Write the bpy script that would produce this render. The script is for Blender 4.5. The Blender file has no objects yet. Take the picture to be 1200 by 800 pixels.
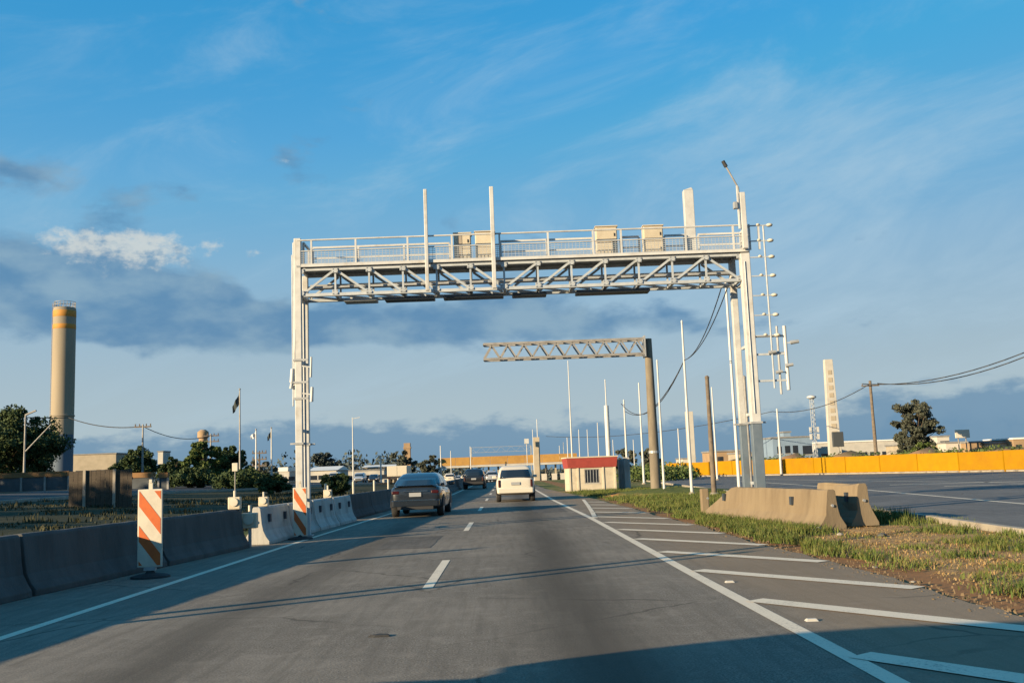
import bpy, math, random
import numpy as np
from mathutils import Vector, Matrix

random.seed(7)
SC = bpy.context.scene
COL = SC.collection
R = math.radians

# ------------------------------------------------------------------ camera
F = 1150.0                       # focal length in pixels of a 1200 px wide frame
H = 1.45                         # eye height
CAM_M = (Matrix.Rotation(R(-0.67), 4, 'Z') @ Matrix.Rotation(R(90 + 7.43), 4, 'X')
         @ Matrix.Rotation(R(-2.15), 4, 'Z'))
cam_d = bpy.data.cameras.new('camera')
cam_d.sensor_width = 36
cam_d.lens = 36 * F / 1200
cam_d.clip_start = 0.1
cam_d.clip_end = 12000
cam = bpy.data.objects.new('camera', cam_d)
COL.objects.link(cam)
cam.matrix_world = Matrix.Translation((0, 0, H)) @ CAM_M
SC.camera = cam
CAM3 = CAM_M.to_3x3()


def ray(px, py):
    return CAM3 @ Vector(((px - 600) / F, -(py - 400) / F, -1))


def at(px, py, Y):
    """World point seen in the photograph at (px, py) and lying at distance Y."""
    d = ray(px, py)
    return Vector((0, 0, H)) + d * (Y / d.y)


# ------------------------------------------------------------------ light
SUN_EL, SUN_AZ = 13.0, 56.0      # light travels towards 56 deg right of straight ahead
S_SKY, EXPO = 0.10, 1.2
SC.view_settings.view_transform = 'Standard'
SC.view_settings.look = 'None'
SC.view_settings.exposure = EXPO
SC.view_settings.gamma = 1
SC.view_settings.use_curve_mapping = False

ld = Vector((math.sin(R(SUN_AZ)) * math.cos(R(SUN_EL)), math.cos(R(SUN_AZ)) * math.cos(R(SUN_EL)), -math.sin(R(SUN_EL))))
sun_d = bpy.data.lights.new('sun', 'SUN')
sun_d.energy = 5.0
sun_d.angle = R(0.5)
sun_d.color = (1.0, 0.78, 0.48)
sun = bpy.data.objects.new('sun', sun_d)
COL.objects.link(sun)
sun.rotation_euler = ld.to_track_quat('-Z', 'Y').to_euler()

W = bpy.data.worlds.new('World')
SC.world = W
W.use_nodes = True
wt = W.node_tree
wt.nodes.clear()


class G:
    """Small helper that writes node graphs as expressions."""

    def __init__(self, tree):
        self.t = tree

    def n(self, kind, **kw):
        nd = self.t.nodes.new(kind)
        for k, v in kw.items():
            setattr(nd, k, v)
        return nd

    def put(self, sock, v):
        if isinstance(v, bpy.types.NodeSocket):
            self.t.links.new(v, sock)
        elif v is not None:
            sock.default_value = v

    def m(self, op, a, b=None, c=None):
        nd = self.n('ShaderNodeMath', operation=op)
        for i, v in enumerate((a, b, c)):
            if v is not None:
                self.put(nd.inputs[i], v)
        return nd.outputs[0]

    def ss(self, v, lo, hi):
        nd = self.n('ShaderNodeMapRange', interpolation_type='SMOOTHSTEP')
        self.put(nd.inputs['Value'], v)
        nd.inputs['From Min'].default_value = lo
        nd.inputs['From Max'].default_value = hi
        return nd.outputs[0]

    def vec(self, x, y, z):
        nd = self.n('ShaderNodeCombineXYZ')
        for i, v in enumerate((x, y, z)):
            self.put(nd.inputs[i], v)
        return nd.outputs[0]

    def noise(self, v, scale, detail=5, rough=0.55, lac=2.0, dist=0.0):
        nd = self.n('ShaderNodeTexNoise')
        if v is not None:
            self.put(nd.inputs['Vector'], v)
        nd.inputs['Scale'].default_value = scale
        nd.inputs['Detail'].default_value = detail
        nd.inputs['Roughness'].default_value = rough
        nd.inputs['Lacunarity'].default_value = lac
        nd.inputs['Distortion'].default_value = dist
        return nd.outputs['Fac']

    def mix(self, f, a, b, mode='MIX'):
        nd = self.n('ShaderNodeMix', data_type='RGBA', blend_type=mode)
        self.put(nd.inputs[0], f)
        for i, v in ((6, a), (7, b)):
            if isinstance(v, tuple) and len(v) == 3:
                v = v + (1,)
            self.put(nd.inputs[i], v)
        return nd.outputs[2]


g = G(wt)
sky = g.n('ShaderNodeTexSky', sky_type='NISHITA', sun_disc=False)
sky.sun_elevation = R(SUN_EL)
sky.sun_rotation = R(180 + SUN_AZ)
sky.altitude = 800
sky.air_density = 1.0
sky.dust_density = 0.5
sky.ozone_density = 2.0
tc = g.n('ShaderNodeTexCoord')
sp = g.n('ShaderNodeSeparateXYZ')
wt.links.new(tc.outputs['Generated'], sp.inputs[0])
DEG = 180 / math.pi
az = g.m('MULTIPLY', g.m('ARCTAN2', sp.outputs[0], sp.outputs[1]), DEG)
el = g.m('MULTIPLY', g.m('ARCSINE', sp.outputs[2]), DEG)
el0 = g.m('MAXIMUM', el, 0.0)


def K(r, gg, b):
    k = 1 / (S_SKY * 2 ** EXPO)
    lin = [((c / 255 + 0.055) / 1.055) ** 2.4 * k for c in (r, gg, b)]
    return (lin[0], lin[1], lin[2], 1)


def sky_pos(px, py):
    d = ray(px, py).normalized()
    return math.degrees(math.atan2(d.x, d.y)), math.degrees(math.asin(d.z))


def blob(px, py, wx, wy, amp=1.0):
    """Smooth bump round a sky direction; widths in photograph pixels (20 px a degree)."""
    a, e = sky_pos(px, py)
    da = g.m('DIVIDE', g.m('SUBTRACT', az, a), wx / 20)
    de = g.m('DIVIDE', g.m('SUBTRACT', el, e), wy / 20)
    q = g.m('ADD', g.m('MULTIPLY', da, da), g.m('MULTIPLY', de, de))
    return g.m('MULTIPLY', g.m('EXPONENT', g.m('MULTIPLY', q, -1.0)), amp)


def add(*v):
    s = v[0]
    for x in v[1:]:
        s = g.m('ADD', s, x)
    return s


# the air itself: the Nishita sky, its colour deepened like the camera's rendering of it
hs = g.n('ShaderNodeHueSaturation')
hs.inputs['Saturation'].default_value = 1.25
hs.inputs['Value'].default_value = 1.0
wt.links.new(sky.outputs[0], hs.inputs['Color'])
base = g.mix(1.0, hs.outputs[0], (0.45, 1.08, 1.04), 'MULTIPLY')
base = g.mix(1.0, base, K(110, 180, 224), 'DARKEN')
base = g.mix(0.6, base, K(50, 154, 214))
# thin pale veil towards the horizon
ev = g.m('DIVIDE', el0, 13.5)
veil = g.m('MULTIPLY', g.m('EXPONENT', g.m('MULTIPLY', g.m('MULTIPLY', ev, ev), -1.0)), 0.95)
base = g.mix(veil, base, K(179, 194, 198))
# cirrus, stretched wisps
V1 = g.vec(g.m('MULTIPLY', az, 0.05), g.m('MULTIPLY', g.m('ADD', el, g.m('MULTIPLY', az, -0.22)), 0.16), 3.7)
ci = g.noise(V1, 1.3, 7, 0.62, 2.1, 0.6)
cib = add(ci, blob(980, 190, 260, 90, 0.16), blob(800, 260, 260, 100, 0.10), blob(1150, 330, 300, 120, 0.14))
base = g.mix(g.m('MULTIPLY', g.ss(cib, 0.46, 0.98), 0.62), base, K(178, 205, 222))
# slate blue stratus
V2 = g.vec(g.m('MULTIPLY', az, 0.15), g.m('MULTIPLY', el, 0.30), 1.3)
st = g.noise(V2, 1.0, 7, 0.52, 2.1, 0.25)
stb = add(st, blob(20, 345, 290, 52, 0.32), blob(290, 388, 190, 30, 0.28), blob(20, 205, 130, 22, 0.22),
          blob(500, 375, 160, 26, 0.20), blob(720, 372, 130, 26, 0.24), blob(640, 392, 200, 14, 0.12), blob(0, 300, 120, 30, 0.15), blob(930, 380, 170, 12, 0.08), blob(1150, 230, 260, 150, -0.14), blob(700, 90, 700, 110, -0.10), blob(900, 300, 160, 60, -0.06),
          blob(60, 440, 90, 14, 0.12), blob(400, 452, 700, 34, -0.22), blob(160, 350, 150, 40, 0.10), blob(335, 187, 24, 12, 0.14), blob(1080, 440, 120, 10, 0.12))
inband = g.m('MULTIPLY', g.m('SUBTRACT', 1.0, g.ss(el, 16.0, 24.0)), -0.0)
stm = g.ss(add(stb, -0.06, g.m('MULTIPLY', g.m('SUBTRACT', g.noise(V2, 4.5, 5, 0.55), 0.5), 0.15)), 0.49, 0.69)
texc = g.noise(V2, 1.7, 5, 0.52)
stc = g.mix(g.ss(texc, 0.34, 0.70), K(86, 134, 174), K(136, 168, 190))
base = g.mix(g.m('MULTIPLY', stm, 0.85), base, stc)
# low bank of blue cloud along the whole horizon
V3 = g.vec(g.m('MULTIPLY', az, 0.16), g.m('MULTIPLY', el, 0.38), 8.1)
bk = g.noise(V3, 1.35, 7, 0.6, 2.1)
top = g.m('ADD', 0.2, g.m('MULTIPLY', bk, 5.0))
bm = g.ss(g.m('SUBTRACT', g.m('ADD', top, add(blob(330, 500, 110, 60, 0.7), blob(560, 500, 140, 60, 0.4), blob(1130, 480, 160, 60, 1.1))), el), -0.25, 0.9)
bc = g.mix(g.ss(el, -0.2, 2.6), K(94, 136, 168), K(104, 143, 174))
base = g.mix(g.m('MULTIPLY', bm, 0.80), base, bc)
# white cumulus tops
V4 = g.vec(g.m('MULTIPLY', az, 0.62), g.m('MULTIPLY', el, 0.95), 5.4)
cu = g.noise(V4, 1.0, 7, 0.6, 2.1, 0.15)
cub = add(cu, blob(140, 292, 84, 26, 0.50), blob(262, 348, 44, 20, 0.32), blob(340, 187, 22, 10, 0.22), blob(300, 296, 16, 8, 0.2), blob(248, 290, 16, 9, 0.2), blob(30, 357, 40, 12, 0.16))
cum = g.ss(cub, 0.70, 0.96)
tone = g.noise(V4, 2.0, 5, 0.6)
cucol = g.mix(g.ss(g.m('ADD', tone, g.m('MULTIPLY', g.m('SUBTRACT', el, 12.3), 0.16)), 0.30, 0.66), K(118, 156, 186), K(208, 214, 212))
base = g.mix(g.m('MULTIPLY', cum, 0.85), base, cucol)
bg = g.n('ShaderNodeBackground')
bg.inputs['Strength'].default_value = S_SKY
wt.links.new(base, bg.inputs['Color'])
wo = g.n('ShaderNodeOutputWorld')
wt.links.new(bg.outputs[0], wo.inputs['Surface'])


# ------------------------------------------------------------------ materials
MATS = {}


def mat(name, col, rough=0.7, metal=0.0, col2=None, scale=6.0, bump=0.0, bscale=60.0, spec=0.4, coat=0.0, dirt=None, emit=None, stretch=None):
    m = bpy.data.materials.new(name)
    m.use_nodes = True
    t = m.node_tree
    q = G(t)
    b = t.nodes['Principled BSDF']
    b.inputs['Roughness'].default_value = rough
    b.inputs['Metallic'].default_value = metal
    b.inputs['Specular IOR Level'].default_value = spec
    b.inputs['Coat Weight'].default_value = coat
    c = tuple(col) + (1,)
    tcn = q.n('ShaderNodeTexCoord')
    oi = q.n('ShaderNodeObjectInfo')
    va = q.n('ShaderNodeVectorMath', operation='ADD')
    t.links.new(tcn.outputs['Object'], va.inputs[0])
    rv = q.m('MULTIPLY', oi.outputs['Random'], 37.0)
    t.links.new(q.vec(rv, q.m('MULTIPLY', rv, 0.7), 0.0), va.inputs[1])
    v = va.outputs[0]
    if stretch:
        mp = q.n('ShaderNodeMapping')
        mp.inputs['Scale'].default_value = stretch
        t.links.new(v, mp.inputs[0])
        v = mp.outputs[0]
    out = None
    if col2:
        f = q.ss(q.noise(v, scale, 6, 0.6), 0.35, 0.68)
        out = q.mix(f, c, tuple(col2) + (1,))
    if dirt:
        f = q.m('MULTIPLY', q.ss(q.noise(v, scale * 0.37, 8, 0.65), 0.5, 0.75), 0.8)
        out = q.mix(f, out if out is not None else c, tuple(dirt) + (1,))
    if out is not None:
        k = q.m('ADD', 0.92, q.m('MULTIPLY', oi.outputs['Random'], 0.13))
        out = q.mix(1.0, out, q.vec(k, k, k), 'MULTIPLY')
    q.put(b.inputs['Base Color'], out if out is not None else c)
    if bump:
        bn = q.n('ShaderNodeBump')
        bn.inputs['Strength'].default_value = bump
        bn.inputs['Distance'].default_value = 0.02
        t.links.new(q.noise(v, bscale, 4, 0.6), bn.inputs['Height'])
        t.links.new(bn.outputs[0], b.inputs['Normal'])
    MATS[name] = m
    return m


mat('galvanised', (0.32, 0.345, 0.37), 0.5, 0.1, (0.39, 0.415, 0.44), 5, 0.05, 80)
mat('white_steel', (0.46, 0.465, 0.46), 0.45, 0.0, (0.40, 0.40, 0.395), 4, dirt=(0.30, 0.27, 0.23))
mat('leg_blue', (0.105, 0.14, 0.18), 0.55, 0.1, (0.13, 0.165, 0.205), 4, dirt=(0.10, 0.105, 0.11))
mat('dull_steel', (0.36, 0.37, 0.38), 0.5, 0.3, (0.27, 0.28, 0.29), 5)
mat('dark_panel', (0.035, 0.045, 0.06), 0.5)
mat('cabinet_cream', (0.47, 0.41, 0.31), 0.5, 0, (0.42, 0.365, 0.275), 5)
mat('cabinet_gap', (0.12, 0.10, 0.08), 0.7)
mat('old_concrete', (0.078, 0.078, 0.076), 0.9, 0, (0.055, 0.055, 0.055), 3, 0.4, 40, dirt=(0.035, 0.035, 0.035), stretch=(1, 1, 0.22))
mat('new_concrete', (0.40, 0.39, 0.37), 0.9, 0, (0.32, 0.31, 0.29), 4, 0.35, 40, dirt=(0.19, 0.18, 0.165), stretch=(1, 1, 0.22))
mat('warm_concrete', (0.20, 0.155, 0.10), 0.9, 0, (0.17, 0.128, 0.082), 3.5, 0.3, 35, dirt=(0.105, 0.076, 0.048), stretch=(1, 1, 0.22))
mat('pole_concrete', (0.17, 0.145, 0.11), 0.9, 0, (0.13, 0.11, 0.083), 4, 0.25, 40, dirt=(0.09, 0.076, 0.06), stretch=(1, 1, 0.25))
mat('white_pole', (0.46, 0.46, 0.45), 0.45, 0, (0.42, 0.42, 0.41), 3)
mat('grey_pole', (0.27, 0.26, 0.25), 0.6, 0.2, (0.2, 0.19, 0.18), 3)
mat('wood_pole', (0.15, 0.12, 0.09), 0.9, 0, (0.1, 0.08, 0.065), 3, 0.2, 40)
mat('cable_black', (0.03, 0.03, 0.032), 0.7)
mat('rubber', (0.018, 0.018, 0.02), 0.85, 0, (0.03, 0.03, 0.03), 8)
mat('sign_white', (0.50, 0.46, 0.38), 0.5, 0, (0.44, 0.40, 0.33), 6)
mat('sign_orange', (0.46, 0.10, 0.018), 0.5, 0, (0.40, 0.08, 0.015), 6)
mat('amber_lens', (0.75, 0.42, 0.12), 0.25)
mat('booth_cream', (0.50, 0.44, 0.34), 0.8, 0, (0.44, 0.385, 0.295), 3, 0.1, 30, dirt=(0.28, 0.23, 0.16))
mat('red_fascia', (0.27, 0.045, 0.035), 0.6, 0, (0.23, 0.038, 0.03), 3)
mat('yellow_paint', (0.31, 0.160, 0.0015), 0.6, 0, (0.28, 0.142, 0.0015), 1.2, spec=0.15, dirt=(0.27, 0.12, 0.006))
mat('toll_yellow', (0.36, 0.20, 0.05), 0.6, 0, (0.30, 0.165, 0.045), 0.8)
mat('cream_wall', (0.34, 0.29, 0.22), 0.9, 0, (0.28, 0.24, 0.18), 0.6, dirt=(0.4, 0.35, 0.27))
mat('white_wall', (0.42, 0.40, 0.36), 0.9, 0, (0.34, 0.325, 0.30), 0.6, dirt=(0.45, 0.42, 0.38))
mat('tan_wall', (0.30, 0.205, 0.12), 0.9, 0, (0.25, 0.17, 0.10), 0.5)
mat('blue_wall', (0.17, 0.24, 0.33), 0.9, 0, (0.15, 0.21, 0.29), 0.6)
mat('roof_grey', (0.20, 0.20, 0.20), 0.8, 0, (0.14, 0.14, 0.14), 1)
mat('roof_white', (0.6, 0.6, 0.58), 0.7)
mat('window_dark', (0.02, 0.025, 0.035), 0.15, 0, None, spec=0.6)
mat('tower_cream', (0.27, 0.225, 0.165), 0.8, 0, (0.235, 0.195, 0.14), 0.35, dirt=(0.20, 0.16, 0.115), stretch=(1, 1, 0.15))
mat('tower_band', (0.42, 0.19, 0.03), 0.7)
mat('tower_base', (0.09, 0.12, 0.16), 0.8, 0, (0.075, 0.10, 0.135), 0.4)
mat('orange_band', (0.22, 0.11, 0.035), 0.7, 0, (0.17, 0.085, 0.03), 1.5)
mat('dark_wall', (0.07, 0.08, 0.09), 0.8, 0, (0.05, 0.055, 0.06), 1)
mat('board_brown', (0.065, 0.05, 0.036), 0.85, 0, (0.045, 0.035, 0.026), 3, 0.2, 30, stretch=(1, 1, 6))
mat('wood_trim', (0.30, 0.26, 0.21), 0.85, 0, (0.25, 0.21, 0.17), 3)
mat('paint_grey', (0.016, 0.021, 0.029), 0.25, 0.2, spec=0.5, coat=0.8)
mat('paint_black', (0.012, 0.013, 0.015), 0.25, 0.1, spec=0.5, coat=0.6)
mat('paint_white', (0.50, 0.46, 0.39), 0.35, 0, spec=0.5, coat=0.4)
mat('paint_silver', (0.46, 0.47, 0.48), 0.35, 0.5, coat=0.5)
mat('paint_red', (0.35, 0.03, 0.03), 0.35, 0, coat=0.5)
mat('truck_cream', (0.46, 0.42, 0.34), 0.5)
mat('car_glass', (0.012, 0.018, 0.026), 0.06, 0, spec=0.7)
mat('tail_red', (0.035, 0.005, 0.006), 0.3, 0, spec=0.3)
mat('tail_clear', (0.5, 0.45, 0.42), 0.2, 0, spec=0.6)
mat('chrome', (0.6, 0.6, 0.6), 0.15, 1.0)
mat('plate', (0.26, 0.27, 0.28), 0.5)
mat('plastic_black', (0.02, 0.02, 0.022), 0.6)
mat('rim', (0.3, 0.3, 0.31), 0.4, 0.6)
mat('flag_dark', (0.03, 0.04, 0.05), 0.8, 0, (0.05, 0.06, 0.05), 2)
mat('flag_white', (0.6, 0.6, 0.62), 0.8)
mat('bark', (0.10, 0.075, 0.055), 0.95, 0, (0.07, 0.05, 0.04), 4, 0.4, 20)
mat('kerb_concrete', (0.30, 0.27, 0.22), 0.9, 0, (0.24, 0.21, 0.175), 2, 0.2, 30, dirt=(0.2, 0.17, 0.13))
mat('clod', (0.17, 0.12, 0.07), 0.95, 0, (0.09, 0.065, 0.04), 2)
mat('stud_white', (0.42, 0.40, 0.36), 0.5)
mat('screen_dark', (0.05, 0.055, 0.06), 0.4)


def leaf_mat(name, a, b, c, scale=0.5):
    m = bpy.data.materials.new(name)
    m.use_nodes = True
    q = G(m.node_tree)
    bs = m.node_tree.nodes['Principled BSDF']
    bs.inputs['Roughness'].default_value = 0.75
    bs.inputs['Specular IOR Level'].default_value = 0.2
    tcn = q.n('ShaderNodeTexCoord')
    n1 = q.noise(tcn.outputs['Object'], scale, 3, 0.6)
    n2 = q.noise(tcn.outputs['Object'], scale * 9, 2, 0.6)
    col = q.mix(q.ss(n1, 0.35, 0.65), a + (1,), b + (1,))
    col = q.mix(q.ss(n2, 0.45, 0.7), col, c + (1,))
    q.put(bs.inputs['Base Color'], col)
    MATS[name] = m


leaf_mat('leaf_dark', (0.030, 0.050, 0.020), (0.045, 0.065, 0.024), (0.060, 0.085, 0.030))
leaf_mat('leaf_mid', (0.050, 0.080, 0.022), (0.075, 0.105, 0.030), (0.10, 0.12, 0.035))
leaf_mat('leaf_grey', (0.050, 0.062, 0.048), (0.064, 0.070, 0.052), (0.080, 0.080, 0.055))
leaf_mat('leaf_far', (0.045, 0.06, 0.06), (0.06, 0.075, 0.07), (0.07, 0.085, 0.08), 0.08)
leaf_mat('grass_green', (0.060, 0.092, 0.020), (0.095, 0.118, 0.026), (0.155, 0.14, 0.05), 0.8)
leaf_mat('grass_dry', (0.26, 0.165, 0.07), (0.34, 0.23, 0.105), (0.16, 0.13, 0.05), 0.8)
leaf_mat('grass_left_shaded', (0.030, 0.034, 0.016), (0.042, 0.042, 0.02), (0.055, 0.05, 0.026), 0.3)  # left verge blades darkened, shade put into their colour


# ------------------------------------------------------------------ mesh helpers
class MB:
    def __init__(self, o=(0, 0, 0)):
        self.o = Vector(o)
        self.v, self.f = [], []

    def add(self, verts, faces):
        k = len(self.v)
        self.v += [tuple(Vector(p) - self.o) for p in verts]
        self.f += [tuple(k + i for i in fc) for fc in faces]
        return self

    def box(self, x0, x1, y0, y1, z0, z1):
        vs = [(x, y, z) for z in (z0, z1) for y in (y0, y1) for x in (x0, x1)]
        return self.add(vs, [(0, 2, 3, 1), (4, 5, 7, 6), (0, 1, 5, 4), (2, 6, 7, 3), (0, 4, 6, 2), (1, 3, 7, 5)])

    def cbox(self, c, sx, sy, sz):
        return self.box(c[0] - sx / 2, c[0] + sx / 2, c[1] - sy / 2, c[1] + sy / 2, c[2] - sz / 2, c[2] + sz / 2)

    def bar(self, p, q, w, h=None, up=(0, 0, 1)):
        h = h or w
        p, q = Vector(p), Vector(q)
        d = (q - p).normalized()
        u = Vector(up)
        if abs(d.dot(u)) > 0.95:
            u = Vector((0, 1, 0))
        s = d.cross(u).normalized() * (w / 2)
        t = s.cross(d).normalized() * (h / 2)
        vs = [a + i * s + j * t for a in (p, q) for i, j in ((-1, -1), (1, -1), (1, 1), (-1, 1))]
        return self.add(vs, [(0, 1, 2, 3), (7, 6, 5, 4), (0, 4, 5, 1), (1, 5, 6, 2), (2, 6, 7, 3), (3, 7, 4, 0)])

    def tube(self, p, q, r0, r1=None, n=10):
        r1 = r0 if r1 is None else r1
        p, q = Vector(p), Vector(q)
        d = (q - p).normalized()
        u = Vector((0, 0, 1)) if abs(d.z) < 0.9 else Vector((0, 1, 0))
        s = d.cross(u).normalized()
        t = s.cross(d).normalized()
        vs = []
        for a, r in ((p, r0), (q, r1)):
            vs += [a + r * (math.cos(2 * math.pi * i / n) * s + math.sin(2 * math.pi * i / n) * t) for i in range(n)]
        fs = [(i, i + n, (i + 1) % n + n, (i + 1) % n) for i in range(n)]
        fs += [tuple(range(n)), tuple(reversed(range(n, 2 * n)))]
        return self.add(vs, fs)

    def path(self, pts, r, n=6):
        for a, b in zip(pts, pts[1:]):
            self.tube(a, b, r, r, n)
        return self

    def lathe(self, prof, c=(0, 0, 0), n=24):
        vs, fs = [], []
        c = Vector(c)
        for r, z in prof:
            vs += [c + Vector((r * math.cos(2 * math.pi * i / n), r * math.sin(2 * math.pi * i / n), z)) for i in range(n)]
        for k in range(len(prof) - 1):
            fs += [(k * n + i, k * n + (i + 1) % n, (k + 1) * n + (i + 1) % n, (k + 1) * n + i) for i in range(n)]
        fs += [tuple(reversed(range(n))), tuple(range((len(prof) - 1) * n, len(prof) * n))]
        return self.add(vs, fs)

    def loft(self, rings, caps=True):
        n = len(rings[0])
        vs = [p for r in rings for p in r]
        fs = []
        for k in range(len(rings) - 1):
            fs += [(k * n + i, k * n + (i + 1) % n, (k + 1) * n + (i + 1) % n, (k + 1) * n + i) for i in range(n)]
        if caps:
            fs += [tuple(reversed(range(n))), tuple(range((len(rings) - 1) * n, len(rings) * n))]
        return self.add(vs, fs)

    def mesh(self, name, m, smooth=False):
        me = bpy.data.meshes.new(name)
        me.from_pydata(self.v, [], self.f)
        me.update()
        import bmesh
        bm = bmesh.new()
        bm.from_mesh(me)
        bmesh.ops.recalc_face_normals(bm, faces=bm.faces)
        bm.to_mesh(me)
        bm.free()
        me.materials.append(MATS[m])
        if smooth:
            for p in me.polygons:
                p.use_smooth = True
        return me

    def build(self, name, m, parent=None, smooth=False, bevel=0.0, sub=0):
        o = bpy.data.objects.new(name, self.mesh(name, m, smooth))
        COL.objects.link(o)
        if parent is not None:
            o.parent = parent
        else:
            o.location = self.o
        if bevel:
            b = o.modifiers.new('bevel', 'BEVEL')
            b.width = bevel
            b.segments = 2
            b.limit_method = 'ANGLE'
        if sub:
            s = o.modifiers.new('subdivision', 'SUBSURF')
            s.levels = s.render_levels = sub
        if smooth == 'auto':
            o.data.set_sharp_from_angle(angle=R(38))
        return o


def thing(name, label, cat, loc=(0, 0, 0), rz=0.0, group=None):
    o = bpy.data.objects.new(name, None)
    o.empty_display_size = 0.3
    COL.objects.link(o)
    o.location = loc
    o.rotation_euler = (0, 0, rz)
    return tag(o, label, cat, group)


def tag(o, label, cat, group=None):
    o['label'] = label
    o['category'] = cat
    if group:
        o['group'] = group
    return o


def dup(root, loc, rz=None, label=None, group=None, scale=None, paint=None):
    def cp(o, par):
        c = o.copy()
        COL.objects.link(c)
        if par is not None:
            c.parent = par
        if paint and c.type == 'MESH' and c.data.materials[0].name in paint:
            c.material_slots[0].link = 'OBJECT'
            c.material_slots[0].material = MATS[paint[c.data.materials[0].name]]
        for ch in KIDS.get(o.name, [x for x in o.children]):
            cp(ch, c)
        return c
    r = cp(root, None)
    r.location = loc
    if rz is not None:
        r.rotation_euler = (0, 0, rz)
    if scale:
        r.scale = scale if isinstance(scale, tuple) else (scale,) * 3
    if label:
        r['label'] = label
    if group:
        r['group'] = group
    return r


KIDS = {}


def struct(o):
    o['kind'] = 'structure'
    return o


def lerp_path(pts, y):
    if y <= pts[0][0]:
        return pts[0][1]
    for (a, xa), (b, xb) in zip(pts, pts[1:]):
        if y <= b:
            return xa + (xb - xa) * (y - a) / (b - a)
    return pts[-1][1]


def sstep(t):
    t = max(0.0, min(1.0, t))
    return t * t * (3 - 2 * t)


def gz(x, y):
    """Ground height: level near the camera, a low bank on the left, a gentle dip far ahead."""
    z = 0.0
    if x < -7.5:
        z += min(1.2, 0.045 * (-x - 7.5))
    z -= 3.0 * sstep((y - 105) / 240)
    return z


def on(px, Y, py=560):
    """Ground point at distance Y under image column px."""
    p = at(px, py, Y)
    return Vector((p.x, Y, gz(p.x, Y)))


# ------------------------------------------------------------------ ground
def sheet(name, xs_of, ys, dz, m, n=6):
    """A strip sheet: xs_of(y) gives left and right edge, cut into n columns, laid dz above the ground."""
    b = MB()
    rows = []
    for y in ys:
        a, c = xs_of(y)
        rows.append([(a + (c - a) * i / n, y, gz(a + (c - a) * i / n, y) + dz) for i in range(n + 1)])
    vs = [p for r in rows for p in r]
    fs = [(j * (n + 1) + i, j * (n + 1) + i + 1, (j + 1) * (n + 1) + i + 1, (j + 1) * (n + 1) + i) for j in range(len(rows) - 1) for i in range(n)]
    b.add(vs, fs)
    return struct(b.build(name, m))


def ground_mat(name):
    m = bpy.data.materials.new(name)
    m.use_nodes = True
    q = G(m.node_tree)
    bs = m.node_tree.nodes['Principled BSDF']
    bs.inputs['Roughness'].default_value = 0.95
    bs.inputs['Specular IOR Level'].default_value = 0.1
    t = q.n('ShaderNodeTexCoord').outputs['Object']
    s = q.n('ShaderNodeSeparateXYZ')
    m.node_tree.links.new(t, s.inputs[0])
    big = q.noise(t, 0.22, 6, 0.62)
    fine = q.noise(t, 3.5, 6, 0.7)
    green = q.mix(q.ss(fine, 0.35, 0.7), (0.075, 0.095, 0.026), (0.125, 0.13, 0.045))
    dirt = q.mix(q.ss(fine, 0.3, 0.7), (0.25, 0.14, 0.060), (0.42, 0.265, 0.125))
    # bare earth on the near median, worn where vehicles run over its edge
    near = q.m('MULTIPLY', q.ss(s.outputs[0], 4.2, 5.6), q.m('SUBTRACT', 1.0, q.ss(s.outputs[1], 17.0, 25.0)))
    f = q.ss(q.m('ADD', q.m('ADD', big, q.m('MULTIPLY', near, 0.22)), q.m('MULTIPLY', q.m('SUBTRACT', fine, 0.5), 0.25)), 0.50, 0.66)
    col = q.mix(f, green, dirt)
    edge = q.m('MULTIPLY', q.ss(s.outputs[0], 4.2, 4.5), q.m('SUBTRACT', 1.0, q.ss(q.m('ADD', s.outputs[0], q.m('MULTIPLY', fine, -0.9)), 4.75, 5.25)))
    col = q.mix(q.m('MULTIPLY', edge, 0.9), col, (0.235, 0.118, 0.055))
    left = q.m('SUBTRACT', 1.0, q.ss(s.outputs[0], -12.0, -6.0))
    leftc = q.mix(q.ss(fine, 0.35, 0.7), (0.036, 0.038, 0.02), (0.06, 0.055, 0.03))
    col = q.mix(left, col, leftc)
    rgt = q.ss(q.m('ADD', s.outputs[0], q.m('MULTIPLY', s.outputs[1], 0.47)), 66.0, 72.0)
    red = q.mix(q.ss(big, 0.4, 0.6), (0.27, 0.16, 0.09), (0.12, 0.11, 0.05))
    col = q.mix(q.m('MULTIPLY', rgt, q.ss(s.outputs[0], 12, 20)), col, red)
    q.put(bs.inputs['Base Color'], col)
    bn = q.n('ShaderNodeBump')
    bn.inputs['Strength'].default_value = 0.4
    bn.inputs['Distance'].default_value = 0.06
    m.node_tree.links.new(fine, bn.inputs['Height'])
    m.node_tree.links.new(bn.outputs[0], bs.inputs['Normal'])
    MATS[name] = m


ground_mat('ground')


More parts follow.
